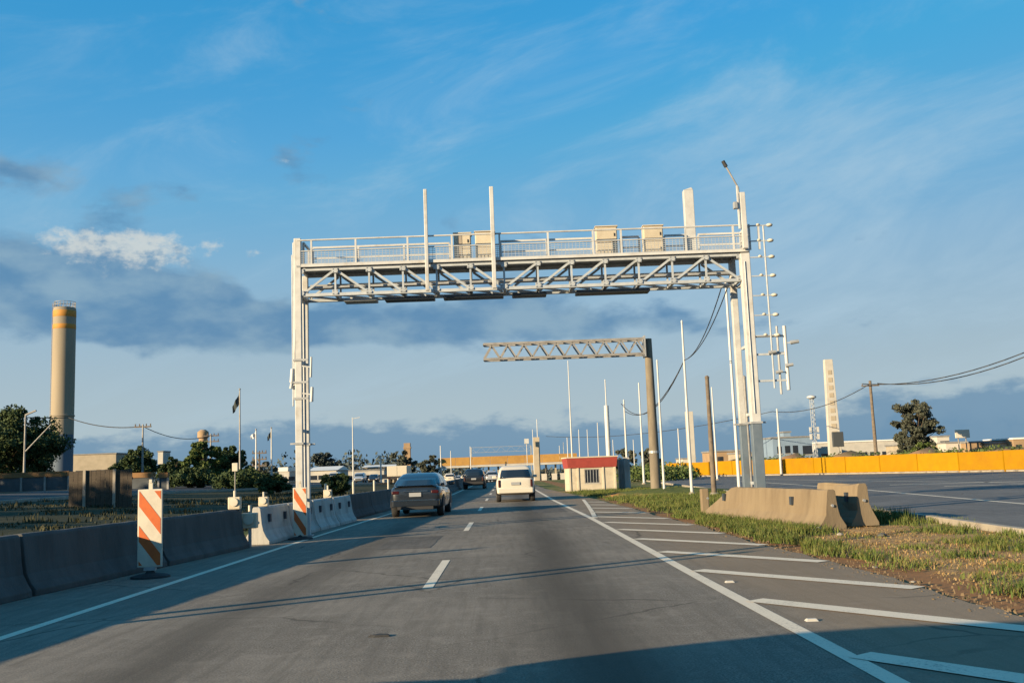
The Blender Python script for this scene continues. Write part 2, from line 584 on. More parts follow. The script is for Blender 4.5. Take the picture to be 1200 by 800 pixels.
def road_mat(name, base, brown=0.0, streak=True, dusty_from=None):
    m = bpy.data.materials.new(name)
    m.use_nodes = True
    q = G(m.node_tree)
    bs = m.node_tree.nodes['Principled BSDF']
    bs.inputs['Roughness'].default_value = 0.85
    bs.inputs['Specular IOR Level'].default_value = 0.08
    t = q.n('ShaderNodeTexCoord').outputs['Object']
    s = q.n('ShaderNodeSeparateXYZ')
    m.node_tree.links.new(t, s.inputs[0])
    ag = q.noise(t, 55, 3, 0.75)
    mid = q.noise(t, 7.0, 5, 0.7)
    big = q.noise(t, 0.35, 5, 0.6)
    c0 = tuple(base)
    col = q.mix(q.ss(ag, 0.3, 0.72), tuple(x * 0.42 for x in c0), tuple(x * 1.62 for x in c0))
    ag2 = q.noise(t, 19, 3, 0.7)
    col = q.mix(q.m('MULTIPLY', q.ss(ag2, 0.5, 0.72), 0.55), col, tuple(x * 0.55 for x in c0))
    col = q.mix(q.m('MULTIPLY', q.ss(mid, 0.42, 0.72), 0.5), col, tuple(x * 0.68 for x in c0))
    col = q.mix(q.m('MULTIPLY', q.ss(big, 0.42, 0.66), 0.6), col, tuple(x * 1.28 for x in c0))
    wear = q.noise(q.vec(q.m('MULTIPLY', s.outputs[0], 9.0), q.m('MULTIPLY', s.outputs[1], 0.55), 4.0), 1.0, 5, 0.65)
    col = q.mix(q.m('MULTIPLY', q.ss(wear, 0.40, 0.70), 0.62), col, tuple(x * 0.66 for x in c0))
    blot = q.noise(t, 2.1, 6, 0.7)
    col = q.mix(q.m('MULTIPLY', q.ss(blot, 0.50, 0.72), 0.55), col, tuple(x * 1.45 for x in c0))
    if streak:
        lane = None
        for xc, w, a in ((0.75, 0.55, 0.85), (-2.85, 0.42, 0.6)):
            d = q.m('DIVIDE', q.m('SUBTRACT', q.m('ADD', s.outputs[0], q.m('MULTIPLY', q.noise(q.vec(0.0, q.m('MULTIPLY', s.outputs[1], 0.12), xc), 1.0, 3), 0.5)), xc + 0.25), w)
            e = q.m('MULTIPLY', q.m('EXPONENT', q.m('MULTIPLY', q.m('MULTIPLY', d, d), -1.0)), a)
            lane = e if lane is None else q.m('MAXIMUM', lane, e)
        lane = q.m('MULTIPLY', lane, q.ss(q.noise(q.vec(q.m('MULTIPLY', s.outputs[0], 0.7), q.m('MULTIPLY', s.outputs[1], 0.11), 2.0), 1.0, 4), 0.12, 0.55))
        col = q.mix(lane, col, tuple(x * 0.36 for x in c0))
        if dusty_from:
            f = q.m('MULTIPLY', q.ss(q.m('ADD', s.outputs[0], q.m('MULTIPLY', q.m('SUBTRACT', big, 0.5), 1.2)), dusty_from, dusty_from + 1.3), 0.6)
            col = q.mix(f, col, (c0[0] * 1.22, c0[1] * 1.02, c0[2] * 0.80))
    # hairline cracks
    vo = q.n('ShaderNodeTexVoronoi', feature='DISTANCE_TO_EDGE')
    vo.inputs['Scale'].default_value = 0.42
    dv = q.n('ShaderNodeMix', data_type='VECTOR')
    dv.inputs[0].default_value = 0.18
    m.node_tree.links.new(t, dv.inputs[4])
    nz = q.n('ShaderNodeTexNoise')
    nz.inputs['Scale'].default_value = 2.2
    m.node_tree.links.new(t, nz.inputs['Vector'])
    m.node_tree.links.new(nz.outputs['Color'], dv.inputs[5])
    m.node_tree.links.new(dv.outputs[1], vo.inputs['Vector'])
    crack = q.m('MULTIPLY', q.m('SUBTRACT', 1.0, q.ss(vo.outputs['Distance'], 0.002, 0.011)), q.ss(q.noise(t, 0.27, 3), 0.46, 0.60))
    col = q.mix(q.m('MULTIPLY', crack, 0.75), col, tuple(x * 0.35 for x in c0))
    q.put(bs.inputs['Base Color'], col)
    bn = q.n('ShaderNodeBump')
    bn.inputs['Strength'].default_value = 0.45
    bn.inputs['Distance'].default_value = 0.012
    m.node_tree.links.new(q.m('ADD', ag, q.m('MULTIPLY', mid, 0.5)), bn.inputs['Height'])
    m.node_tree.links.new(bn.outputs[0], bs.inputs['Normal'])
    MATS[name] = m


road_mat('asphalt', (0.198, 0.172, 0.142), dusty_from=2.0)
road_mat('asphalt_side', (0.145, 0.142, 0.14), streak=False)
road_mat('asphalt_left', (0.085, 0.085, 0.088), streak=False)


def line_mat():
    m = bpy.data.materials.new('line_paint')
    m.use_nodes = True
    q = G(m.node_tree)
    bs = m.node_tree.nodes['Principled BSDF']
    bs.inputs['Roughness'].default_value = 0.7
    t = q.n('ShaderNodeTexCoord').outputs['Object']
    f = q.ss(q.m('ADD', q.noise(t, 38, 4, 0.75), q.m('MULTIPLY', q.noise(t, 1.8, 4, 0.6), 0.45)), 0.74, 0.98)
    q.put(bs.inputs['Base Color'], q.mix(f, (0.64, 0.55, 0.42), (0.31, 0.265, 0.21)))
    MATS['line_paint'] = m


line_mat()

YS = [-40, -20, 0] + [i * 6 for i in range(1, 30)] + [190, 210, 240, 280, 330, 400, 520, 700, 1000, 1600, 2600, 4000]
# ground as one sheet to the horizon
gb = MB()
XS = [-4000, -1500, -600, -250, -120, -70, -45, -34.2, -25, -16, -7.5, 0, 8, 16, 30, 60, 120, 250, 600, 1500, 4000]
ys = [-300, -120] + YS
vs = [(x, y, gz(x, y) - 0.016 - (0.09 if abs(x) < 3 or (10 < x < 40 and 0 < y < 60) else 0)) for y in ys for x in XS]
nx = len(XS)
gb.add(vs, [(j * nx + i, j * nx + i + 1, (j + 1) * nx + i + 1, (j + 1) * nx + i) for j in range(len(ys) - 1) for i in range(nx - 1)])
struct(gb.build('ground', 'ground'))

EDGE_R = [(-20, 4.6), (8.7, 4.55), (14, 4.5), (24.5, 4.4), (35, 4.2), (45, 4.0), (58, 3.4), (70, 2.9), (110, 2.6), (400, 2.6)]
BARR_L = [(-6, -8.3), (4, -7.55), (13, -6.75), (21, -5.85), (33, -5.35), (48, -4.75), (64, -4.15), (110, -4.0), (400, -5.0)]
LINE_L = [(-20, -5.4), (9.7, -5.0), (24.5, -4.72), (33, -4.45), (64, -3.45), (110, -3.3), (400, -3.9)]
YR = [-30, -10, 0] + [3 + i * 0.25 for i in range(160)] + [44 + i * 4 for i in range(30)] + [180, 200, 230, 270, 330, 420]
_er = random.Random(12)
_ej = {y: _er.uniform(-0.035, 0.045) for y in YR}
sheet('highway_road', lambda y: (lerp_path(BARR_L, y) - 0.5, lerp_path(EDGE_R, y) + 0.03 * math.sin(y * 1.7) + 0.05 * math.sin(y * .6) + _ej[y]), YR, 0.0, 'asphalt', 8)
SIDE_L = [(-30, 9.0), (17, 9.1), (22, 9.5), (40, 10.3), (59, 11.2), (110, 13.5)]
SIDE_R = [(-30, 74), (10, 62), (68, 37.4), (110, 17.0)]
sheet('side_road', lambda y: (lerp_path(SIDE_L, y), lerp_path(SIDE_R, y)), [-30, -10, 0, 8, 14, 17, 20, 22, 26, 30, 36, 42, 50, 59, 68, 78, 88, 98, 110], 0.004, 'asphalt_side', 8)
OPP_N = [(12, -23), (60, -25), (100, -18), (150, -12.5), (300, -10)]
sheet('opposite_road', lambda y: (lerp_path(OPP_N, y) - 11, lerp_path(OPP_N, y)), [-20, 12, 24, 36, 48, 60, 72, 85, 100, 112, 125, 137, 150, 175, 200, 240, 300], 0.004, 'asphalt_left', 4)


def kerb(name, pts, w, h, m='kerb_concrete'):
    b = MB()
    rings = []
    for i, (x, y) in enumerate(pts):
        a = Vector(pts[max(0, i - 1)])
        c = Vector(pts[min(len(pts) - 1, i + 1)])
        d = (c - a).normalized()
        nrm = Vector((d.y, -d.x)) * (w / 2)
        z = gz(x, y)
        rings.append([(x - nrm.x, y - nrm.y, z - .05), (x - nrm.x, y - nrm.y, z + h), (x + nrm.x, y + nrm.y, z + h), (x + nrm.x, y + nrm.y, z - .05)])
    b.loft(rings)
    return struct(b.build(name, m, bevel=0.015))


kerb('median_kerb', [(lerp_path(SIDE_L, y) - 0.10, y) for y in range(6, 100, 4)], 0.18, 0.10)
kerb('side_road_kerb', [(lerp_path(SIDE_R, y) + 0.35, y) for y in range(20, 110, 5)], 1.3, 0.12)
kerb('opposite_road_kerb', [(lerp_path(OPP_N, y) + 0.15, y) for y in range(20, 220, 6)], 0.3, 0.14)


# road markings
def ribbon(name, pts, w, dz=0.004):
    b = MB()
    vs = []
    for i, (x, y) in enumerate(pts):
        a = Vector(pts[max(0, i - 1)])
        c = Vector(pts[min(len(pts) - 1, i + 1)])
        d = (c - a).normalized()
        nrm = Vector((d.y, -d.x)) * (w / 2)
        for s in (-1, 1):
            vs.append((x + s * nrm.x, y + s * nrm.y, gz(x, y) + dz))
    b.add(vs, [(2 * i, 2 * i + 1, 2 * i + 3, 2 * i + 2) for i in range(len(pts) - 1)])
    return struct(b.build(name, 'line_paint'))


LINE_R = [(-20, 2.52), (6.3, 2.48), (12, 2.42), (28, 2.40), (45, 2.15), (110, 1.9), (400, 1.9)]
ribbon('left_edge_line', [(lerp_path(LINE_L, y), y) for y in range(-10, 240, 3)], 0.13)
ribbon('right_edge_line', [(lerp_path(LINE_R, y), y) for y in range(-10, 240, 3)], 0.15)
ribbon('gore_line', [(2.50, 28.2), (2.75, 32), (3.1, 38), (3.45, 44.5)], 0.14, 0.008)
y = 0.9
while y < 200:
    ribbon('lane_dash', [(-1.06 + 0.0016 * y, y), (-1.06 + 0.0016 * (y + 2), y + 2), (-1.06 + 0.0016 * (y + 3.9), y + 3.9)], 0.13)
    y += 11.85
for k in range(-1, 13):
    y0 = 7.45 + 3.08 * k
    xr = lerp_path(EDGE_R, y0 - 2.4) - 0.06
    xl = 2.56 if y0 < 29 else 2.56 + (y0 - 29) * 0.067
    if xr - xl > 0.5:
        t = (xr - xl) / 1.8
        ribbon('chevron_stripe', [(xl, y0), (xl + (xr - xl) * .5, y0 - 1.25 * t), (xr, y0 - 2.5 * t)], 0.28, 0.008)
ribbon('side_road_line', [(14.0, 10), (14.1, 26.7), (14.8, 34), (15.7, 43), (16.6, 58), (17.3, 74)], 0.16, 0.008)
ribbon('side_road_line', [(24, 20), (24, 34), (23, 48), (21.2, 62), (19.0, 82)], 0.16, 0.008)
ribbon('side_road_line', [(19.5, 44), (24, 42), (29, 39)], 0.35, 0.008)
ribbon('side_road_line', [(19.0, 49), (24, 47), (30, 43.5)], 0.35, 0.008)

road_mat('asphalt_patch', (0.125, 0.112, 0.098), streak=False)
for (x0, x1, y0, y1) in ((-2.6, -1.5, 19.5, 23.0), (0.9, 2.0, 33.0, 39.0), (-3.9, -2.9, 40.0, 47.0)):
    rp = random.Random(int(y0))
    b = MB()
    n = 10
    le = [(x0 + rp.uniform(-.03, .03), y0 + (y1 - y0) * i / n) for i in range(n + 1)]
    ri = [(x1 + rp.uniform(-.03, .03), y0 + (y1 - y0) * i / n) for i in range(n + 1)]
    b.add([(x, y, 0.004) for p in zip(le, ri) for x, y in p], [(2 * i, 2 * i + 1, 2 * i + 3, 2 * i + 2) for i in range(n)])
    struct(b.build('road_repair', 'asphalt_patch'))

# ------------------------------------------------------------------ barriers
PROF = [(0.30, 0.0), (0.30, 0.08), (0.235, 0.17), (0.165, 0.30), (0.135, 0.45), (0.095, 0.79), (0.07, 0.83), (-0.07, 0.83), (-0.095, 0.79), (-0.135, 0.45), (-0.165, 0.30), (-0.235, 0.17), (-0.30, 0.08), (-0.30, 0.0)]


def jersey(name, L, m, label, group, seed, slots=True, taper=0.0, wob=0.006):
    rd = random.Random(seed)
    t = thing(name, label, 'barrier', (0, 0, 0), 0, group)
    b = MB()
    n = max(4, int(L / 0.35))
    rings = []
    for i in range(n + 1):
        y = -L / 2 + L * i / n
        k = 1.0
        if taper and y > L / 2 - taper:
            k = 1 - 0.78 * (y - (L / 2 - taper)) / taper
        e = 1.0 if 0 < i < n else 0.97
        rings.append([(x * e + rd.uniform(-wob, wob), y + (rd.uniform(-.006, .006) if 0 < i < n else 0), z * k + (rd.uniform(-wob, wob) if z > 0 else 0)) for x, z in PROF])
    b.loft(rings)
    b.build('body', m, t, bevel=0.012)
    if slots:
        for y in (-L * 0.28, L * 0.28):
            s = MB()
            s.box(-0.27, 0.27, y - 0.12, y + 0.12, 0.0, 0.07)
            s.build('drain_notch', 'dark_panel', t)
            s = MB()
            for sx in (-1, 1):
                s.box(sx * 0.155 - 0.03, sx * 0.155 + 0.03, y - 0.05, y + 0.05, 0.48, 0.66)
            s.build('lifting_slot', 'dark_panel', t)
    for s in (-1, 1):
        h = MB()
        h.tube((0, s * (L / 2), 0.5), (0, s * (L / 2 + 0.035), 0.5), 0.03, n=8)
        h.build('joint_key', 'dull_steel', t)
    return t


def along(path, y, ln):
    """Place and turn of a segment of length ln that starts at distance y on a path."""
    a = Vector((lerp_path(path, y), y))
    c = Vector((lerp_path(path, y + ln), y + ln))
    return (a + c) / 2, -math.atan2((c - a).x, (c - a).y)


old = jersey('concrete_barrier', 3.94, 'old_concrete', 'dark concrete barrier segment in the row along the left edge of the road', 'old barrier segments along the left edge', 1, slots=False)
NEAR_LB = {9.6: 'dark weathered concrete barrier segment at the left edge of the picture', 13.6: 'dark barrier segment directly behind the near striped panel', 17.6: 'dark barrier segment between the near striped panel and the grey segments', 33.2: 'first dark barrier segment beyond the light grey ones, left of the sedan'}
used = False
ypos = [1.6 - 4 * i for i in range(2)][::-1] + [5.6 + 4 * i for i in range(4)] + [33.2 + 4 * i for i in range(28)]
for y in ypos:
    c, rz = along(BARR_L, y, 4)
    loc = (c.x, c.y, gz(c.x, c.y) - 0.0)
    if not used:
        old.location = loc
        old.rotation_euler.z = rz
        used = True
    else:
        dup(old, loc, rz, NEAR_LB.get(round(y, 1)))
NEWP = [(22.0, -5.62), (24.6, -5.50), (34, -5.0)]
new = jersey('concrete_barrier', 2.36, 'new_concrete', 'light grey barrier segment with an open end, nearest of the row at the gantry leg', 'light grey barrier segments by the gantry leg', 2)
lab = ['light grey concrete barrier segment behind the striped panel at the gantry leg', 'light grey concrete barrier segment just beyond the left gantry leg', 'farthest light grey barrier segment, behind the grey sedan on the left']
for i, y in enumerate((22.3, 24.75, 27.2, 29.65)):
    c, rz = along(NEWP, y, 2.4)
    loc = (c.x, c.y, 0.0)
    if i == 0:
        new.location = loc
        new.rotation_euler.z = rz
    else:
        dup(new, loc, rz, lab[i - 1])

# sunlit barriers on the median
p0, p1 = Vector((6.72, 20.5)), Vector((5.55, 27.3))
Lb = (p1 - p0).length
rzb = -math.atan2((p1 - p0).x, (p1 - p0).y)
bl = jersey('concrete_barrier', Lb, 'warm_concrete', 'long sunlit tan concrete barrier with sloping far end on the grass median', None, 5, slots=True, taper=1.9, wob=0.010)
bl.location = ((p0 + p1).x / 2, (p0 + p1).y / 2, -0.03)
bl.rotation_euler.z = rzb
be = jersey('concrete_barrier', 1.9, 'warm_concrete', 'short chipped tan concrete barrier standing end-on beside the long one', None, 9, slots=True, wob=0.022)
be.location = (7.42, 21.9, 0.0)
be.rotation_euler.z = R(8)
be.scale = (1.08, 1.0, 1.06)
kb = MB()
q = at(826, 588, 27.9)
kb.box(q.x - 0.11, q.x + 0.11, 27.8, 28.02, -0.02, 0.72)
tag(kb.build('marker_post', 'warm_concrete', bevel=0.03), 'stubby weathered concrete post at the low far end of the tan barrier', 'post')


# ------------------------------------------------------------------ striped delineator panels
def delineator(label, loc, pw, ph, z0, lean=0.0, rz=0.0):
    t = thing('delineator_panel', label, 'delineator', loc, rz, 'striped delineator panels on the left')
    b = MB()
    b.box(-pw / 2, pw / 2, -0.02, 0.02, z0, z0 + ph)
    b.build('panel', 'sign_white', t, bevel=0.012)
    # slanting stripes clipped to the panel outline
    x0, x1 = -pw / 2 + 0.025, pw / 2 - 0.025
    zb, zt = z0 + 0.03, z0 + ph - 0.03

    def clip(poly, ax, lim, keep_less):
        out = []
        for i in range(len(poly)):
            a, c = poly[i], poly[(i + 1) % len(poly)]
            ia = (a[ax] <= lim) == keep_less or a[ax] == lim
            ic = (c[ax] <= lim) == keep_less or c[ax] == lim
            if ia:
                out.append(a)
            if ia != ic:
                s = (lim - a[ax]) / (c[ax] - a[ax])
                out.append((a[0] + s * (c[0] - a[0]), a[1] + s * (c[1] - a[1])))
        return out
    slope = 0.28 / pw * 1.55
    step = 0.56 * ph / 1.25
    bw = 0.25 * ph / 1.25
    for k in range(4):
        zc = z0 + ph * 0.70 - (k - 1) * step
        poly = [(x0, zc + bw / 2 + slope * (pw / 2)), (x1, zc + bw / 2 - slope * (pw / 2)), (x1, zc - bw / 2 - slope * (pw / 2)), (x0, zc - bw / 2 + slope * (pw / 2))]
        poly = clip(clip(poly, 1, zt, True), 1, zb, False)
        if len(poly) >= 3:
            s = MB()
            n = len(poly)
            s.add([(x, -0.0245, z) for x, z in poly] + [(x, -0.019, z) for x, z in poly], [tuple(range(n)), tuple(range(2 * n - 1, n - 1, -1))] + [(i, i + n, (i + 1) % n + n, (i + 1) % n) for i in range(n)])
            s.build('stripe', 'sign_orange', t)
    s = MB()
    s.box(-0.03, 0.03, 0.0, 0.04, z0 + ph - 0.05, z0 + ph + 0.10)
    s.box(-0.022, 0.022, -0.012, 0.028, z0 + ph + 0.10, z0 + ph + 0.15)
    s.build('top_bracket', 'sign_white', t)
    s = MB()
    s.tube((0, 0.045, 0.05), (0, 0.045, z0 + ph * 0.4), 0.022, n=10)
    s.box(-0.09, 0.09, -0.02, 0.05, z0 - 0.05, z0 + 0.005)
    s.build('stem', 'dull_steel', t)
    s = MB()
    s.lathe([(0.30, 0.0), (0.29, 0.03), (0.2, 0.055), (0.08, 0.07), (0.04, 0.12)], (0, 0.03, 0), 20)
    s.build('base', 'rubber', t)
    return t


q = at(175.5, 672, 15.6)
dl = delineator('near white delineator panel with orange slanting stripes by the dark barrier', (q.x, 15.6, 0), 0.385, 1.20, 0.16)
q = at(352, 628, 23.7)
d2 = delineator('far white and orange striped delineator panel against the left gantry leg', (q.x, 23.7, 0), 0.33, 1.15, 0.07)


# warning lamps on the left barrier
def lamp(label, px, py, Y, s=1.0, amber=False):
    p = at(px, py, Y)
    t = thing('warning_lamp', label, 'warning lamp', (p.x, Y, p.z), 0, 'small warning lamps on the left barriers')
    b = MB()
    b.box(-0.11 * s, 0.11 * s, -0.06 * s, 0.06 * s, 0, 0.22 * s)
    b.build('case', 'cabinet_cream', t, bevel=0.02)
    b = MB()
    b.tube((0, -0.06 * s, 0.13 * s), (0, -0.085 * s, 0.13 * s), 0.075 * s, n=14)
    b.build('lens', 'amber_lens' if amber else 'sign_white', t)
    b = MB()
    b.tube((0, 0, 0.22 * s), (0, 0, 0.33 * s), 0.025 * s, n=8)
    b.build('handle', 'sign_white', t)
    return t


def btop(px, Y):
    """Image row of the top of the left barrier is not needed: lamps stand on its top at distance Y."""
    pth = BARR_L if not (22 <= Y <= 33) else NEWP
    return Vector((lerp_path(pth, Y), Y, 0.83))


for Y, s, am, lb in ((21.4, 1.2, False, 'cream warning lamp on the dark barrier before the grey segments'),
                     (22.9, 1.0, False, 'pale warning lamp on the first grey barrier segment'),
                     (26.2, 1.1, True, 'amber warning lamp on the barrier right of the gantry leg'),
                     (29.3, 1.1, False, 'pale warning lamp on the farthest grey barrier segments')):
    p = btop(0, Y)
    t = lamp(lb, 0, 0, Y, s, am)
    t.location = (p.x, Y, 0.828)
p = Vector((-5.6, 21.75, 0))
t = lamp('cream lamp lying low at the open end of the grey barrier row', 0, 0, 21.75, 1.5)
t.location = (p.x, 21.75, 0.40)
b = MB()
b.box(-0.03, 0.03, -0.03, 0.03, -0.40, 0.0)
b.build('foot', 'dull_steel', t)

# ------------------------------------------------------------------ main gantry
YF, YB = 24.2, 25.0
gx0 = at(351.5, 560, YF).x
gx1 = at(890, 560, YF).x
ZB, ZT = 5.95, 6.60
O = Vector(((gx0 + gx1) / 2, YF, 0))
GT = thing('toll_gantry', 'white steel toll gantry with walkway and lattice beam spanning the highway', 'gantry', O)


def gpart(b, name, m, parent=GT, **kw):
    return b.build(name, m, parent, **kw)


def gx(px, py=330, Y=YF):
    return at(px, py, Y).x


# legs
for (x, Y, w, ztop, nm) in ((gx0, YF, 0.17, 7.40, 'leg'), (gx0 + 0.02, YB, 0.14, 6.6, 'leg'), (gx1, YF, 0.23, 6.62, 'leg'), (gx1 - 0.13, YB, 0.16, 6.62, 'leg')):
    b = MB(O)
    b.box(x - w / 2, x + w / 2, Y - w / 2, Y + w / 2, 0.02 if x < 0 else 2.36, ztop)
    lg = gpart(b, nm, 'white_steel', bevel=0.012)
    b = MB(O)
    b.box(x - w * 0.95, x + w * 0.95, Y - w * 0.95, Y + w * 0.95, 0.0, 0.03)
    b.build('base_plate', 'dull_steel', lg)
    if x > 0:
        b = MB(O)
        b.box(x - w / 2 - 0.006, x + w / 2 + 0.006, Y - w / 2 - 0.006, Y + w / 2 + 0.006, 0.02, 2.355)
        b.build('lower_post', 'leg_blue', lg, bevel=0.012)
    b = MB(O)
    zc = 2.25 if x < 0 else 2.35
    b.box(x - w / 2 - 0.03, x + w / 2 + 0.03, Y - w / 2 - 0.03, Y + w / 2 + 0.03, zc, zc + 0.05)
    b.box(x - w / 2 - 0.14, x - w / 2 - 0.03, Y - 0.02, Y + 0.02, zc + 0.005, zc + 0.045)
    b.box(x + w / 2 + 0.03, x + w / 2 + 0.14, Y - 0.02, Y + 0.02, zc + 0.005, zc + 0.045)
    b.build('clamp', 'dull_steel', lg)
# leg bracing between front and rear legs
for x in (gx0 + 0.01, gx1 - 0.02):
    for z in (0.9, 2.6, 4.3, 5.9):
        b = MB(O)
        b.bar((x, YF + 0.12, z), (x, YB - 0.09, z), 0.07)
        gpart(b, 'brace', 'galvanised')
b = MB(O)
xl, xr = gx0 + 0.085, gx1 - 0.135
# conduits up the legs
b = MB(O)
b.tube((gx0 - 0.11, YF, 3.4), (gx0 - 0.11, YF, 7.3), 0.028)
b.tube((gx0 - 0.11, YF, 7.3), (gx0 + 0.0, YF, 7.3), 0.028)
gpart(b, 'conduit', 'galvanised')
b = MB(O)
b.tube((gx0 + 0.13, YF + 0.1, 0.9), (gx0 + 0.13, YF + 0.1, 5.8), 0.022)
gpart(b, 'conduit', 'galvanised')
b = MB(O)
b.tube((gx0 - 0.16, YF + 0.05, 3.2), (gx0 - 0.16, YF + 0.05, 7.0), 0.02)
gpart(b, 'conduit', 'galvanised')
b = MB(O)
b.tube((gx1 + 0.135, YF + 0.02, 2.5), (gx1 + 0.135, YF + 0.02, 6.7), 0.016)
gpart(b, 'conduit', 'galvanised')
b = MB(O)
b.tube((gx1 - 0.03, YF - 0.132, 2.6), (gx1 - 0.03, YF - 0.132, 6.4), 0.012)
gpart(b, 'conduit', 'galvanised')

# chords
for Y in (YF, YB):
    for z, w in ((ZB, 0.085), (ZT, 0.085)):
        b = MB(O)
        b.bar((xl, Y, z), (xr, Y, z), w, w)
        gpart(b, 'chord', 'galvanised', bevel=0.01)
NB = 13
bx = [gx0 + 0.085 + (gx1 - gx0 - 0.22) * i / NB for i in range(NB + 1)]
for Y in (YF, YB):
    for i in range(1, NB):
        b = MB(O)
        b.bar((bx[i], Y, ZB + 0.05), (bx[i], Y, ZT - 0.05), 0.045)
        gpart(b, 'post', 'galvanised')
    for i in range(NB):
        b = MB(O)
        up = (i == 0) or i >= 6
        a, c = (ZB + 0.05, ZT - 0.05) if up else (ZT - 0.05, ZB + 0.05)
        if i == NB - 1:
            a, c = c, a
        b.bar((bx[i] + 0.05, Y + 0.004, a), (bx[i + 1] - 0.05, Y + 0.004, c), 0.042, 0.055)
        gpart(b, 'diagonal', 'galvanised')
for i in range(NB + 1):
    b = MB(O)
    b.bar((bx[i], YF + 0.055, ZB), (bx[i], YB - 0.055, ZB), 0.07, 0.06)
    gpart(b, 'cross_beam', 'galvanised')
    b = MB(O)
    b.bar((bx[i], YF + 0.055, ZT), (bx[i], YB - 0.055, ZT), 0.07, 0.06)
    gpart(b, 'cross_beam', 'galvanised')
    if i < NB:
        b = MB(O)
        b.bar((bx[i] + 0.04, YF + 0.06, ZB), (bx[i + 1] - 0.04, YB - 0.06, ZB), 0.045, 0.045)
        gpart(b, 'bracing', 'dull_steel')
# gusset plates where the lattice meets the chords
for i in range(NB + 1):
    for z in (ZB + 0.05, ZT - 0.05):
        b = MB(O)
        b.box(bx[i] - 0.075, bx[i] + 0.075, YF - 0.062, YF - 0.052, z - 0.06, z + 0.06)
        gs = gpart(b, 'gusset', 'galvanised')
        b = MB(O)
        for dx_, dz_ in ((-.05, -.035), (.05, -.035), (-.05, .035), (.05, .035)):
            b.box(bx[i] + dx_ - .014, bx[i] + dx_ + .014, YF - 0.072, YF - 0.0625, z + dz_ - .014, z + dz_ + .014)
        b.build('bolt', 'dull_steel', gs)['kind'] = 'stuff'
# cable tray inside the beam
b = MB(O)
b.box(xl + 0.1, xr - 0.1, YF + 0.25, YF + 0.48, ZB + 0.22, ZB + 0.27)
b.box(xl + 0.1, xr - 0.1, YF + 0.60, YF + 0.66, ZB + 0.32, ZB + 0.38)
gpart(b, 'cable_tray', 'dull_steel')
# deck
b = MB(O)
b.box(gx0 - 0.02, gx1 + 0.12, YF - 0.10, YB + 0.12, ZT + 0.055, ZT + 0.10)
dk = gpart(b, 'deck', 'dull_steel')
b = MB(O)
b.box(gx0 + 0.1, gx1 + 0.12, YF - 0.12, YF - 0.102, ZT + 0.05, ZT + 0.125)
b.build('toe_board', 'white_steel', dk)
ZD = ZT + 0.10
# front guard rail
ZR = 7.34
b = MB(O)
b.tube((gx0, YF - 0.08, ZR), (gx1 + 0.1, YF - 0.08, ZR + 0.0), 0.022, n=8)
gpart(b, 'guard_rail', 'white_steel')
b = MB(O)
b.tube((gx0 + .1, YF - 0.08, ZD + 0.36), (gx1 + 0.1, YF - 0.08, ZD + 0.36), 0.018, n=8)
gpart(b, 'guard_rail', 'white_steel')
for px in (366, 418, 479, 531, 587, 644, 697, 730, 806, 862, 892):
    x = gx(px)
    b = MB(O)
    b.bar((x, YF - 0.08, ZD), (x, YF - 0.08, ZR - 0.02), 0.045)
    gpart(b, 'rail_post', 'white_steel')
b = MB(O)
nw = 40
for k in range(7):
    z = ZD + 0.05 + k * 0.05
    b.bar((gx0 + .1, YF - 0.075, z), (gx1 + .1, YF - 0.075, z), 0.012)
x = gx0 + .15
while x < gx1 + .1:
    b.bar((x, YF - 0.0705, ZD), (x, YF - 0.0705, ZD + 0.36), 0.009)
    x += 0.09
gpart(b, 'mesh_screen', 'galvanised')['kind'] = 'stuff'
# rear guard rail in frames between the cabinets
ZR2 = 7.36
for (a, c) in ((366, 528), (588, 697), (730, 752), (782, 806), (822, 872)):
    xa, xc = gx(a, 330, YB), gx(c, 330, YB)
    b = MB(O)
    b.bar((xa, YB + 0.08, ZR2), (xc, YB + 0.08, ZR2), 0.05)
    n = max(1, round((xc - xa) / 1.2))
    for i in range(n + 1):
        x = xa + (xc - xa) * i / n
        b.bar((x, YB + 0.08, ZD), (x, YB + 0.08, ZR2 - 0.025), 0.05)
    b.bar((xa + .03, YB + 0.08, ZD + 0.38), (xc - .03, YB + 0.08, ZD + 0.38), 0.03)
    k = 0
    z = ZD + 0.05
    while z < ZD + 0.36:
        b.bar((xa + .03, YB + 0.075, z), (xc - .03, YB + 0.075, z), 0.007)
        z += 0.06
    gpart(b, 'rear_guard_rail', 'white_steel')
# end frame on the left
b = MB(O)
for Y in (YF + 0.1, YB - 0.02):
    b.bar((gx0 + 0.12, Y, ZD), (gx0 + 0.12, Y, ZR - 0.03), 0.05)
b.bar((gx0 + 0.12, YF + 0.1, ZR - 0.03), (gx0 + 0.12, YB, ZR - 0.03), 0.05)
gpart(b, 'end_frame', 'white_steel')
b = MB(O)
b.bar((gx1 + 0.15, YF - 0.06, ZD), (gx1 + 0.15, YF - 0.06, ZR), 0.05)
b.bar((gx1 + 0.15, YB, ZD), (gx1 + 0.15, YB, ZR), 0.05)
b.bar((gx1 + 0.15, YF - 0.06, ZR), (gx1 + 0.15, YB, ZR), 0.05)
b.bar((gx1 + 0.15, YF - 0.06, ZD + .4), (gx1 + 0.15, YB, ZD + .4), 0.04)
gpart(b, 'end_frame', 'white_steel')
